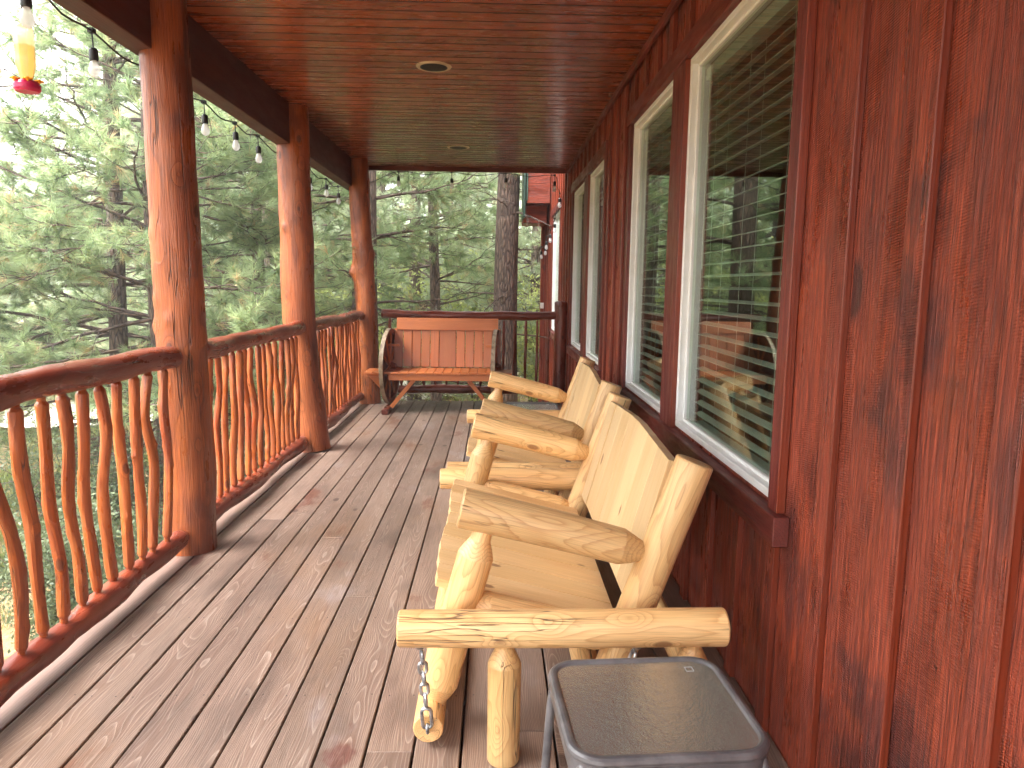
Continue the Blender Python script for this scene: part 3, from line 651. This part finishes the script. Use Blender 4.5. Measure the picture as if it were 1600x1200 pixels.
# ================================================================== SIDE TABLES
def rrect(wx, wy, r, n=10):
    p = []
    for cx, cy, a0 in ((wx/2-r, wy/2-r, 0), (-wx/2+r, wy/2-r, 90), (-wx/2+r, -wy/2+r, 180), (wx/2-r, -wy/2+r, 270)):
        p += [(cx+r*math.cos(R(a0+90*k/n)), cy+r*math.sin(R(a0+90*k/n))) for k in range(n+1)]
    return p
def side_table():
    t = thing('side_table', (0, 0, 0), 'grey metal side table with pebbled glass top in front of the nearer glider', 'side table', 'small glass topped side tables')
    H = .46; wx, wy = .445, .415
    mb = MB(); pth = [(x, y, H-.012) for x, y in rrect(wx-.022, wy-.022, .065)]
    mb.tube(None, .0125, 12, .01, closed=True, path=pth)
    ap = rrect(wx-.012, wy-.012, .06); api = rrect(wx-.022, wy-.022, .055); n = len(ap)
    vv = [[x, y, z] for z in (H-.062, H-.018) for x, y in ap]+[[x, y, z] for z in (H-.062, H-.018) for x, y in api]
    ff = []
    for i in range(n):
        j = (i+1) % n; ff += [(i, j, n+j, n+i), (2*n+j, 2*n+i, 3*n+i, 3*n+j), (i, 2*n+i, 2*n+j, j)]
    mb.add(vv, ff, smooth=False); build('frame', mb, 'table_metal', t)
    mb = MB(); p = rrect(wx-.036, wy-.036, .054); n = len(p); mb.add([[x, y, H-.011] for x, y in p]+[[x, y, H-.006] for x, y in p], [tuple(range(n))[::-1], tuple(range(n, 2*n))]+[(i, (i+1) % n, n+(i+1) % n, n+i) for i in range(n)])
    top = build('table_top', mb, 'table_glass', t)
    mb = MB()
    for a, b, c, d in ((.13, .155, .150, .1562), (.13, .135, .150, .1362), (.13, .1362, .1312, .155), (.1488, .1362, .15, .155)): mb.box((a, b, H-.0055), (c, d, H-.0051))
    build('etched_mark', mb, 'etch', top)
    for sx in (-1, 1):
        for sy in (-1, 1):
            mb = MB(); x, y = sx*(wx/2-.03), sy*(wy/2-.03)
            mb.tube([(x, y, H-.03), (x+sx*.012, y+sy*.012, H-.09), (x+sx*.022, y+sy*.022, .2), (x+sx*.03, y+sy*.03, .012)], .0115, 14, .03)
            lg = build('leg', mb, 'table_metal', t)
            mb = MB(); mb.lathe([(.014, .0), (.015, .004), (.014, .022)], (x+sx*.03, y+sy*.03, 0), 2, 16); build('foot_cap', mb, 'black_rubber', lg)
    for sx in (-1, 1):
        mb = MB(); mb.tube([(sx*(wx/2-.015), -(wy/2-.03), .13), (sx*(wx/2-.015), wy/2-.03, .13)], .006, 8, .1)
        build('stretcher', mb, 'table_metal', t)
    return t
T1 = side_table(); T1.location = (.375, 1.60, 0); T1.rotation_euler = (0, 0, R(3.5))
T2 = copy_tree(T1); T2.location = (.30, 5.80, 0); T2.rotation_euler = (0, 0, R(-1)); T2['label'] = 'far glass topped side table beyond the second glider, near the wagon wheel bench'

# ================================================================== WAGON WHEEL BENCH
def wagon_bench():
    bx0, bx1 = -1.185, .02; y0 = 8.02
    t = thing('wagon_wheel_bench', (-.58, 8.4, 0), 'orange stained wooden bench with old wagon wheels for arms against the far railing', 'bench')
    seat = MB(); x = -1.42; n = 17; wd = (1.62)/n
    for i in range(n):
        a = -1.42+i*wd; inner = bx0 < a+wd/2 < bx1
        seat.box((a+.002, y0, .435), (a+wd-.002, y0+(.50 if inner else .36), .458), 1)
    build('seat', seat, 'wagon', t, bevel=.003)
    ap = MB(); ap.box((bx0+.03, y0+.012, .365), (bx1-.03, y0+.036, .434), 0)
    ap.box((bx0+.03, y0+.45, .365), (bx1-.03, y0+.474, .434), 0)
    ap.box((-1.40, y0+.06, .40), (-1.22, y0+.08, .4345), 0); ap.box((.055, y0+.06, .40), (.19, y0+.08, .4345), 0)
    build('apron', ap, 'wagon', t, bevel=.003)
    # back
    bk = MB(); rot = (rotm('X', R(-9)), V(0, y0+.46, .46)); xs = [-1.12]; wds = [.098]*5+[.19]+[.098]*5; gaps = .006
    tot = sum(wds)+gaps*10; x = -1.12+(1.165-tot)/2
    for w_ in wds:
        bk.box((x, y0+.462, .47), (x+w_, y0+.482, .915), 2, rot=rot); x += w_+gaps
    bk.box((-1.125, y0+.44, .895), (.045, y0+.4615, 1.035), 0, rot=rot)
    bk.box((-1.10, y0+.4825, .56), (.02, y0+.505, .63), 0, rot=rot)
    build('backrest', bk, 'wagon', t, bevel=.003)
    for sx, xx in ((-1, bx0), (1, bx1)):
        am = MB()
        am.box((xx-.045 if sx < 0 else xx-.12, y0+.28, .72), (xx+.12 if sx < 0 else xx+.03, y0+.32, .745), 1)
        build('arm_support', am, 'wagon', t, bevel=.002)
    for sx, xx in ((-1, bx0), (1, bx1)):
        br = MB(); p0 = V(xx+(.05 if sx < 0 else -.05), y0+.06, .06); p1 = V(xx+(.30 if sx < 0 else -.30), y0+.06, .365)
        d = (p1-p0); L = np.linalg.norm(d); d /= L; M3 = np.stack([d, np.cross(V(0, 1, 0), d), V(0, 1, 0)], 1)
        br.extr([(0, -.022), (L, -.022), (L, .022), (0, .022)], .032, M3, p0, 0)
        build('brace', br, 'wagon', t, bevel=.002)
        br = MB(); q = xx+(-.03 if sx < 0 else .03)
        br.extr([(0, .0), (.17*(1), .0), (.03, -.15), (0, -.15)], .025, np.stack([V(sx, 0, 0), V(0, 0, 1), V(0, 1, 0)], 1), V(q, y0+.1, .399), 0)
        build('shelf_bracket', br, 'wagon', t, bevel=.002)
        sk = MB(); sk.box((xx-.035, y0-.09, .001), (xx+.035, y0+.62, .055), 1); build('skid', sk, 'rail', t, bevel=.005)
        # wheel in the YZ plane
        c = V(xx, 8.40, .485); rad = .425
        wh = MB(); wh.lathe([(rad-.045, -.018), (rad-.004, -.018), (rad-.004, .018), (rad-.045, .018), (rad-.045, -.018)], c, 0, 56, smooth=False)
        wrot = (rotm('Z', R(-6) if sx < 0 else R(-4.5)), c)
        def wr(m):
            m.v = [(q-c)@wrot[0].T+c for q in m.v]; return m
        w_o = build('wheel', wr(wh), 'wheel', t)
        tb_ = MB(); tb_.lathe([(rad-.0035, -.022), (rad+.005, -.022), (rad+.005, .022), (rad-.0035, .022), (rad-.0035, -.022)], c, 0, 56, smooth=False); build('tyre_band', wr(tb_), 'tyre_band', w_o)
        hb = MB(); hb.lathe([(.0, -.065), (.03, -.065), (.038, -.04), (.052, -.02), (.052, .02), (.038, .04), (.03, .065), (0, .065)], c, 0, 20); build('hub', wr(hb), 'wheel', w_o)
        for k in range(10):
            a = k/10*2*math.pi+.2; d = V(0, math.cos(a), math.sin(a)); sp = MB(); sp.tube([c+d*.04, c+d*.2, c+d*(rad-.045)], [.017, .013, .014], 10, .05, ends=('cut', 'cut')); build('spoke', wr(sp), 'wagon', w_o)
    return t
wagon_bench()

# ================================================================== STRING LIGHTS
def string_lights():
    t = thing('string_lights', (-1.79, 5, 2.5), 'black cord string of clear bulbs looped along the beam and far eave', 'string lights')
    bx = -1.785
    near = [(bx+.05, 1.9, 2.50), (-1.70, 2.85, 2.50), (bx, 3.46, 2.505), (bx-.01, 4.05, 2.50), (bx, 4.72, 2.50), (bx, 5.26, 2.49), (bx, 5.75, 2.50), (bx, 6.6, 2.50), (bx, 7.3, 2.49), (bx, 8.0, 2.50), (bx, 8.6, 2.50)]
    far = [(-1.19, 9.27, 2.775), (-.54, 9.27, 2.775), (.12, 9.27, 2.775), (.72, 9.27, 2.76)]
    wall = [(.84, 9.9, 2.62), (.83, 10.5, 2.35), (.80, 10.9, 2.22), (.78, 11.4, 2.16), (.80, 11.9, 2.08), (.76, 12.3, 2.05)]
    cord = MB(); allp = near+far+wall; pts = []
    for a, b in zip(allp[:-1], allp[1:]):
        a, b = V(*a), V(*b); L = np.linalg.norm(b-a); pts += [a, (a+b)/2-V(0, 0, .03+.05*max(0, L-.6))]
    pts.append(V(*allp[-1])); cord.tube(pts, .0045, 6, .08, ends=('cut', 'cut')); build('cord', cord, 'black_rubber', t)
    for i, p in enumerate(near[1:]+far+wall):
        p = V(*p); drop = [.06, .075, .06, .075][i % 4]; sc = 1.0
        s_ = MB(); s_.tube([p+V(0, 0, .006), p+V(.003, 0, -drop)], .0035, 6, .03)
        q = p+V(.003, 0, -drop); s_.lathe([(.006, .004), (.014, 0), (.0185, -.008), (.0195, -.045), (.017, -.052)], q, 2, 16); s_.box(tuple(p-V(.012, .016, .010)), tuple(p+V(.012, .016, .010)))
        so_ = build('socket', s_, 'black_rubber', t)
        b_ = MB(); b_.lathe([(.010, -.048), (.0135, -.056), (.019, -.070), (.0245, -.088), (.024, -.104), (.017, -.117), (.006, -.1225), (0, -.123)], q, 2, 20); build('bulb', b_, 'bulb', so_)
string_lights()

# ================================================================== HUMMINGBIRD FEEDER
def feeder():
    c = V(-1.835, 3.05, 2.165); t = thing('hummingbird_feeder', tuple(c), 'hanging hummingbird feeder with yellow glass bottle and red base, top left', 'bird feeder')
    mb = MB(); mb.lathe([(.0, .222), (.030, .222), (.036, .214), (.037, .12), (.036, .085), (.030, .055), (.022, .03), (.020, .012), (0, .012)], c, 2, 8); bo_ = build('bottle', mb, 'clear', t)
    mb = MB(); mb.lathe([(0, .15), (.0345, .15), (.0345, .086), (.028, .056), (.020, .031), (.018, .014), (0, .014)], c, 2, 8); build('nectar', mb, 'nectar', bo_)
    mb = MB(); mb.lathe([(0, -.022), (.040, -.022), (.047, -.012), (.048, .004), (.042, .014), (.032, .020), (0, .020)], c, 2, 32); build('base', mb, 'red_plastic', t)
    for k in range(5):
        a = k*1.2566+.3; f = MB(); q = c+V(math.cos(a)*.042, math.sin(a)*.042, .018)
        for j in range(5):
            b = j*1.2566; f.lathe([(0, 0), (.0085, .001), (.0085, .005), (0, .006)], q+V(math.cos(b)*.011, math.sin(b)*.011, 0), 2, 8)
        f.lathe([(0, -.01), (.007, .0), (.007, .009), (0, .01)], q, 2, 8); build('flower_port', f, 'yellow_plastic', t)
    mb = MB(); mb.tube([c+V(0, 0, .22), c+V(0, 0, .30), c+V(.03, 0, .36), V(-1.775, 3.05, 2.52)], .0022, 6, .04); mb.tube([V(-1.775, 3.05, 2.5), V(-1.775, 3.05, 2.56)], .004, 6, .03); build('hanger', mb, 'black_rubber', t)
feeder()

# ================================================================== VEGETATION
def raw_mesh(name, verts, tris, tint, mat, gc=None, smooth=False, quads=False):
    me = bpy.data.meshes.new(name); k = 4 if quads else 3; nf = len(tris)
    me.vertices.add(len(verts)); me.vertices.foreach_set('co', np.asarray(verts, np.float32).ravel())
    me.loops.add(nf*k); me.loops.foreach_set('vertex_index', np.asarray(tris, np.int32).ravel())
    me.polygons.add(nf); me.polygons.foreach_set('loop_start', np.arange(nf, dtype=np.int32)*k); me.polygons.foreach_set('loop_total', np.full(nf, k, np.int32))
    if smooth: me.polygons.foreach_set('use_smooth', np.ones(nf, bool))
    me.update(calc_edges=True)
    a = me.attributes.new('tint', 'FLOAT', 'POINT'); a.data.foreach_set('value', np.asarray(tint, np.float32))
    if gc is not None: a = me.attributes.new('gc', 'FLOAT_VECTOR', 'POINT'); a.data.foreach_set('vector', np.asarray(gc, np.float32).ravel())
    me.materials.append(M[mat]); return me
def unit(a): return a/(np.linalg.norm(a, axis=-1, keepdims=True)+1e-9)
def tufts(P, D, rng, k=34, L=.15, w=.0028, droop=.15, spread=.75):
    n = len(P); tt = rng.random(n)
    D_ = np.repeat(unit(D), k, 0); P_ = np.repeat(P, k, 0); rd = unit(rng.normal(size=(n*k, 3)))
    nd = unit(D_+rd*spread*rng.uniform(.5, 1.35, (n*k, 1))); nd[:, 2] -= droop*.5
    base = P_-D_*rng.uniform(0, .11, (n*k, 1)); ln = L*rng.uniform(.7, 1.15, (n*k, 1)); tip = base+unit(nd)*ln; tip[:, 2] -= droop*ln[:, 0]*.4
    side = unit(np.cross(nd, rng.normal(size=(n*k, 3))))*w
    v = np.stack([base-side, base+side, tip], 1).reshape(-1, 3)
    return v, np.arange(n*k*3).reshape(-1, 3), np.repeat(np.clip(tt+0, 0, 1), k*3)*.0+np.repeat(np.clip(np.repeat(tt, k)+rng.normal(0, .06, n*k), 0, 1), 3)
def tubes_raw(paths, rads, seg):
    """many simple tubes: list of (n,3) paths"""
    VV, FF, GG = [], [], []; n0 = 0
    for P, r in zip(paths, rads):
        P = np.asarray(P); n = len(P); T = unit(np.gradient(P, axis=0)); up = np.array([0, 0, 1.]) if abs(T[0][2]) < .9 else np.array([1., 0, 0])
        N = unit(np.cross(T, up)); B = np.cross(T, N); th = np.arange(seg)/seg*2*math.pi
        rr = np.interp(np.linspace(0, 1, n), np.linspace(0, 1, len(r)), r)
        ring = P[:, None]+rr[:, None, None]*(np.cos(th)[None, :, None]*N[:, None]+np.sin(th)[None, :, None]*B[:, None])
        VV.append(ring.reshape(-1, 3)); L = np.r_[0, np.cumsum(np.linalg.norm(np.diff(P, axis=0), axis=1))]
        g_ = np.stack([np.broadcast_to(np.cos(th)[None]*rr[:, None], (n, seg)), np.broadcast_to(np.sin(th)[None]*rr[:, None], (n, seg)), np.broadcast_to(L[:, None]+n0*.01, (n, seg))], 2); GG.append(g_.reshape(-1, 3))
        i = np.arange(n-1)[:, None]*seg; k = np.arange(seg)[None]
        q = np.stack([i+k, i+(k+1) % seg, i+seg+(k+1) % seg, i+seg+k], 2).reshape(-1, 4)+n0; FF.append(q); n0 += n*seg
    return np.vstack(VV), np.vstack(FF), np.vstack(GG)
def pine_meshes(seed, H=11, dbh=.3, zb=1.2, Lmax=2.6, whorl=.42, mat='needle', k=32, w=.0038, nl=.165, dead_to=2.0, per=4, subs=.2, dp=.8):
    rng = np.random.default_rng(seed); paths, rads, TP, TD = [], [], [], []
    trunk = np.array([[.12*math.sin(z*.5+seed)*z/H, .10*math.cos(z*.43+seed)*z/H, z-.3] for z in np.linspace(0, H+.3, 34)])
    big = [(trunk, [dbh*.66, dbh*.52, dbh*.46, dbh*.36, dbh*.22, .03])]
    z = zb
    while z < H-.3:
        for _ in range(rng.integers(per-1, per+2)):
            az = rng.uniform(0, 6.283); fr = (z-zb)/(H-zb); L = Lmax*(1-fr**1.6)*rng.uniform(.65, 1.1)+.3
            dead = z < dead_to and rng.random() < dp
            if dead: L *= .8
            el = rng.uniform(-.15, .35)+.35*fr; d = np.array([math.cos(az), math.sin(az), math.tan(el)]); ct = np.array([np.interp(z, trunk[:, 2], trunk[:, 0]), np.interp(z, trunk[:, 2], trunk[:, 1]), z])
            s = np.linspace(0, 1, 12)[:, None]; side = np.array([-d[1], d[0], 0])*rng.uniform(-.35, .35)*L
            P = ct+d*s*L+side*s*s+np.array([0, 0, -1])*(s**1.6)*L*rng.uniform(.1, .42)+np.array([0, 0, 1.])*(s**4)*L*rng.uniform(.05, .25)
            P += rng.normal(0, .012*L, P.shape)*s
            r0 = .007+.006*L; paths.append(P); rads.append([r0*1.3, r0, r0*.7, r0*.35, .004])
            ns = int(L/subs*1.15)
            for j in range(ns):
                u = rng.uniform(.22, 1) if not dead else rng.uniform(.15, 1)
                idx = u*11; i0 = min(int(idx), 10); b = P[i0]+(P[i0+1]-P[i0])*(idx-i0); tg = unit(P[i0+1]-P[i0])
                sd = np.cross(tg, [0, 0, 1.])*rng.choice([-1, 1]); dd = unit(tg*.7+sd*rng.uniform(.5, 1.1)+np.array([0, 0, rng.uniform(-.5, .45)]))
                ls = L*.30*rng.uniform(.5, 1.25)*(1.15-u*.6)+.08
                t2 = np.linspace(0, 1, 5)[:, None]; S = b+dd*t2*ls+np.array([0, 0, 1.])*t2**2*ls*(rng.uniform(-.1, .4) if not dead else rng.uniform(-.6, .1))+rng.normal(0, .02, (5, 3))*t2
                paths.append(S); rads.append([.007, .004, .0025])
                if dead:
                    for _2 in range(2):
                        q = S[rng.integers(1, 4)]; dq = unit(dd+rng.normal(0, .7, 3)); paths.append(np.array([q, q+dq*ls*.25, q+dq*ls*.5+np.array([0, 0, -.03])])); rads.append([.003, .0015])
                    continue
                nt_ = max(2, int(ls/.085))
                for m in range(nt_):
                    f = 1-m/nt_*.75; i2 = min(int(f*4), 3); q = S[i2]+(S[i2+1]-S[i2])*(f*4-i2); td = unit(S[i2+1]-S[i2])
                    if m: 
                        td = unit(td+rng.normal(0, .75, 3)); q2 = q+td*rng.uniform(.05, .13); paths.append(np.array([q, (q+q2)/2, q2])); rads.append([.003, .002]); q = q2
                    TP.append(q); TD.append(td+np.array([0, 0, .25]))
            if not dead: TP.append(P[-1]); TD.append(P[-1]-P[-2])
        z += whorl*rng.uniform(.7, 1.25)
    v1, f1, g1 = tubes_raw([big[0][0]], [big[0][1]], 18); v2, f2, g2 = tubes_raw(paths, rads, 4)
    bm = raw_mesh('pine_trunk', v1, f1, np.zeros(len(v1)), 'bark', g1, True, True)
    br = raw_mesh('pine_branches', v2, f2, np.zeros(len(v2)), 'bark', g2, True, True)
    v, f, t = tufts(np.array(TP), np.array(TD), rng, k, nl, w); cm = raw_mesh('pine_crown', v, f, t, mat)
    print('pine', seed, 'tufts', len(TP), 'tris', len(f)); return bm, br, cm
VARS = {
    'a': pine_meshes(11, H=10, dbh=.24, zb=1.5, Lmax=2.5, dead_to=1.9, whorl=.36),
    'b': pine_meshes(12, H=12, dbh=.40, zb=1.8, Lmax=2.3, dead_to=3.4, per=4, whorl=.5),
    'c': pine_meshes(13, H=13, dbh=.40, zb=2.6, Lmax=1.9, dead_to=6.5, dp=1.1, per=2, whorl=.6),
    'd': pine_meshes(14, H=9, dbh=.20, zb=.6, Lmax=1.9, dead_to=2.2, per=4, whorl=.40),
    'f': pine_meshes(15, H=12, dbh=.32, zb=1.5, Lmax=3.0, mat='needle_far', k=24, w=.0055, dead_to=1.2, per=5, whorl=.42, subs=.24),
}
def pine(var, x, y, rz, sc, label, group=None, name='pine_tree'):
    z = float(gz(x, y)); t = thing(name, (x, y, z), label, 'pine tree', group or 'pine trees around the porch'); bm, br, cm = VARS[var]
    for nm, me in (('trunk', bm), ('branches', br), ('crown', cm)):
        o = bpy.data.objects.new(nm, me); COL.objects.link(o); o.parent = t
    t.rotation_euler = (0, 0, R(rz)); t.scale = (sc,)*3; return t
pine('c', .20, 12.3, 160, 1.0, 'tall straight pine trunk rising behind the right half of the far railing')
pine('b', -2.0, 11.6, 110, 1.0, 'thick dark pine with arching bare boughs just behind the far corner post')
pine('d', -1.15, 14.4, 0, 1.05, 'slender pine with a thin trunk, midway between the two thick trunks past the far railing')
pine('a', -5.2, 10.3, 10, 1.0, 'leafy green pine whose thin trunk shows left of the nearest post')
pine('a', -4.2, 9.4, 130, .88, 'bushy pine reaching toward the gap between the first and second posts')
pine('a', -8.3, 9.2, 250, .85, 'pine with long needle sprays at the left edge of the view')
pine('b', -4.0, 13.5, 80, 1.0, 'pine with dead lower limbs standing beyond the middle railing')
pine('d', -3.6, 11.6, 300, .95, 'small pine close behind the third railing section')
far_spots = [(-7.0, 15.5, .9), (-10.6, 14.2, .5), (-5.4, 19, 1.05), (-2.0, 18.5, .95), (1.0, 17.5, .85), (3.4, 16.5, .9), (-8.6, 21, 1.1), (-12.5, 20, .55), (-15.5, 22, .5),
             (-3.6, 24, 1.15), (0.4, 24, 1.1), (4.5, 23, 1.1), (-11, 28, 1.25), (-6.8, 29, 1.3), (-1.8, 30, 1.3), (3, 30, 1.3), (8, 28, 1.2), (-16, 31, .8), (-21, 29, .6), (-25, 35, .7),
             (-10.5, 4.5, .9), (-12, 0, 1.0), (-10, -5, 1.0), (7, 20, 1.0), (-19, 12, .6)]
for i, (x, y, s) in enumerate(far_spots):
    pine('f', x, y, i*77 % 360, s, 'pale green pine in the woodland beyond the porch', 'background pine trees in the woods')

def shrub(x, y, rad, h, n, mat, label, seed, lw=.016, group=None):
    rng = np.random.default_rng(seed); z0 = float(gz(x, y)); t = thing('shrub', (x, y, z0), label, 'shrub', group)
    ns = 26; paths, rads, tips = [], [], []
    for i in range(ns):
        a = rng.uniform(0, 6.283); tilt = rng.uniform(.1, 1.0); L = h*rng.uniform(.6, 1.05); d = np.array([math.cos(a)*tilt*rad/h, math.sin(a)*tilt*rad/h, 1.0]); s = np.linspace(0, 1, 7)[:, None]
        P = d*s*L+rng.normal(0, .04, (7, 3))*s; P[:, 2] -= .05; paths.append(P); rads.append([.012, .008, .003])
        for j in range(9):
            b = P[rng.integers(2, 7)]; dd = unit(rng.normal(size=3)+d*.5); Q = np.array([b, b+dd*.15*h, b+dd*.28*h+np.array([0, 0, .03])]); paths.append(Q); rads.append([.005, .002]); tips.append(Q)
    v, f, g_ = tubes_raw(paths, rads, 4); me = raw_mesh('stems', v, f, np.zeros(len(v)), 'bark', g_, True, True)
    o = bpy.data.objects.new('stems', me); COL.objects.link(o); o.parent = t
    T_ = np.array(tips); idx = rng.integers(0, len(T_), n); u = rng.random((n, 1)); c = T_[idx, 1]*(1-u)+T_[idx, 2]*u+rng.normal(0, .05*h, (n, 3)); c[:, 2] = np.maximum(c[:, 2], .03)
    a = unit(rng.normal(size=(n, 3))); b = unit(np.cross(a, rng.normal(size=(n, 3)))); s = lw*rng.uniform(.6, 1.3, (n, 1))
    vv = np.stack([c-a*s*1.6, c+b*s*.7, c+a*s*1.6, c-b*s*.7], 1).reshape(-1, 3); tt = np.repeat(np.clip(rng.random(len(T_))[idx]*.7+rng.random(n)*.3, 0, 1), 4)
    me = raw_mesh('foliage', vv, np.arange(n*4).reshape(-1, 4), tt, mat, quads=True); o = bpy.data.objects.new('foliage', me); COL.objects.link(o); o.parent = t
shrub(-3.6, 6.3, .9, 1.25, 15000, 'sage', 'grey green bush behind the first railing section beside the nearest post', 1)
shrub(-4.6, 8.4, 1.0, 1.5, 14000, 'sage', 'dark grey green bush below the middle railing section', 2)
shrub(-3.1, 10.6, 1.1, 1.5, 12000, 'sage', 'low grey green bush below the third railing section', 3)
shrub(1.3, 15.5, 1.3, 3.0, 9000, 'leaf', 'light green leafy bush seen through the far railing next to the house corner', 4, .03)
shrub(-.4, 18.3, 2.0, 3.6, 12000, 'leaf', 'yellow green bush in the woods behind the wagon wheel bench', 5, .035)
shrub(-3.2, 16.5, 1.8, 3.3, 12000, 'leaf', 'yellow green bush in the woods beyond the far corner post', 6, .035)
shrub(-9.5, 12.4, 1.2, 1.6, 9000, 'leaf', 'low leafy bush at the left beyond the dry ground', 7, .022)
# grass
rng = np.random.default_rng(5); n = 90000
cx = rng.uniform(-14, -1.9, 1400); cy = rng.uniform(2.5, 19, 1400); ok = (np.sin(cx*.9+2)+np.cos(cy*.7)+rng.normal(0, .7, 1400)) > -.1; cx, cy = cx[ok], cy[ok]
i = rng.integers(0, len(cx), n); bx_ = cx[i]+rng.normal(0, .16, n); by_ = cy[i]+rng.normal(0, .16, n); base = np.stack([bx_, by_, gz(bx_, by_)-.01], 1)
hh = rng.uniform(.08, .34, (n, 1)); tip = base+np.concatenate([rng.normal(0, .35, (n, 2))*hh, hh], 1); sd_ = unit(np.concatenate([rng.normal(size=(n, 2)), np.zeros((n, 1))], 1))*.004
v = np.stack([base-sd_, base+sd_, tip], 1).reshape(-1, 3); tt = np.repeat(np.clip(rng.random(len(cx))[i]*.8+rng.random(n)*.25, 0, 1), 3)
me = raw_mesh('grass', v, np.arange(n*3).reshape(-1, 3), tt, 'grass'); o = bpy.data.objects.new('grass', me); COL.objects.link(o)
tag(o, 'tufts of green and straw coloured grass on the dry ground below the deck', 'grass', kind='stuff')

# ------------------------------------------------------------------ added volume: faint bright haze that imitates lens glare
hz = bpy.data.materials.new('glare_veil'); hz.use_nodes = True; ht = hz.node_tree; ht.nodes.clear()
pv = ht.nodes.new('ShaderNodeVolumePrincipled'); pv.inputs['Density'].default_value = .0035; pv.inputs['Color'].default_value = (.95, .97, 1, 1); pv.inputs['Anisotropy'].default_value = .3
ho = ht.nodes.new('ShaderNodeOutputMaterial'); ht.links.new(pv.outputs[0], ho.inputs['Volume'])
me = bpy.data.meshes.new('veil'); a, b = (-70, -40, -4), (70, 65, 22)
me.from_pydata([(x, y, z) for x in (a[0], b[0]) for y in (a[1], b[1]) for z in (a[2], b[2])], [], [(0, 1, 3, 2), (4, 6, 7, 5), (0, 4, 5, 1), (2, 3, 7, 6), (0, 2, 6, 4), (1, 5, 7, 3)]); me.materials.append(hz)
o = bpy.data.objects.new('veil', me); COL.objects.link(o); tag(o, 'thin pale haze volume added to imitate lens glare over the trees', 'veil', kind='stuff')
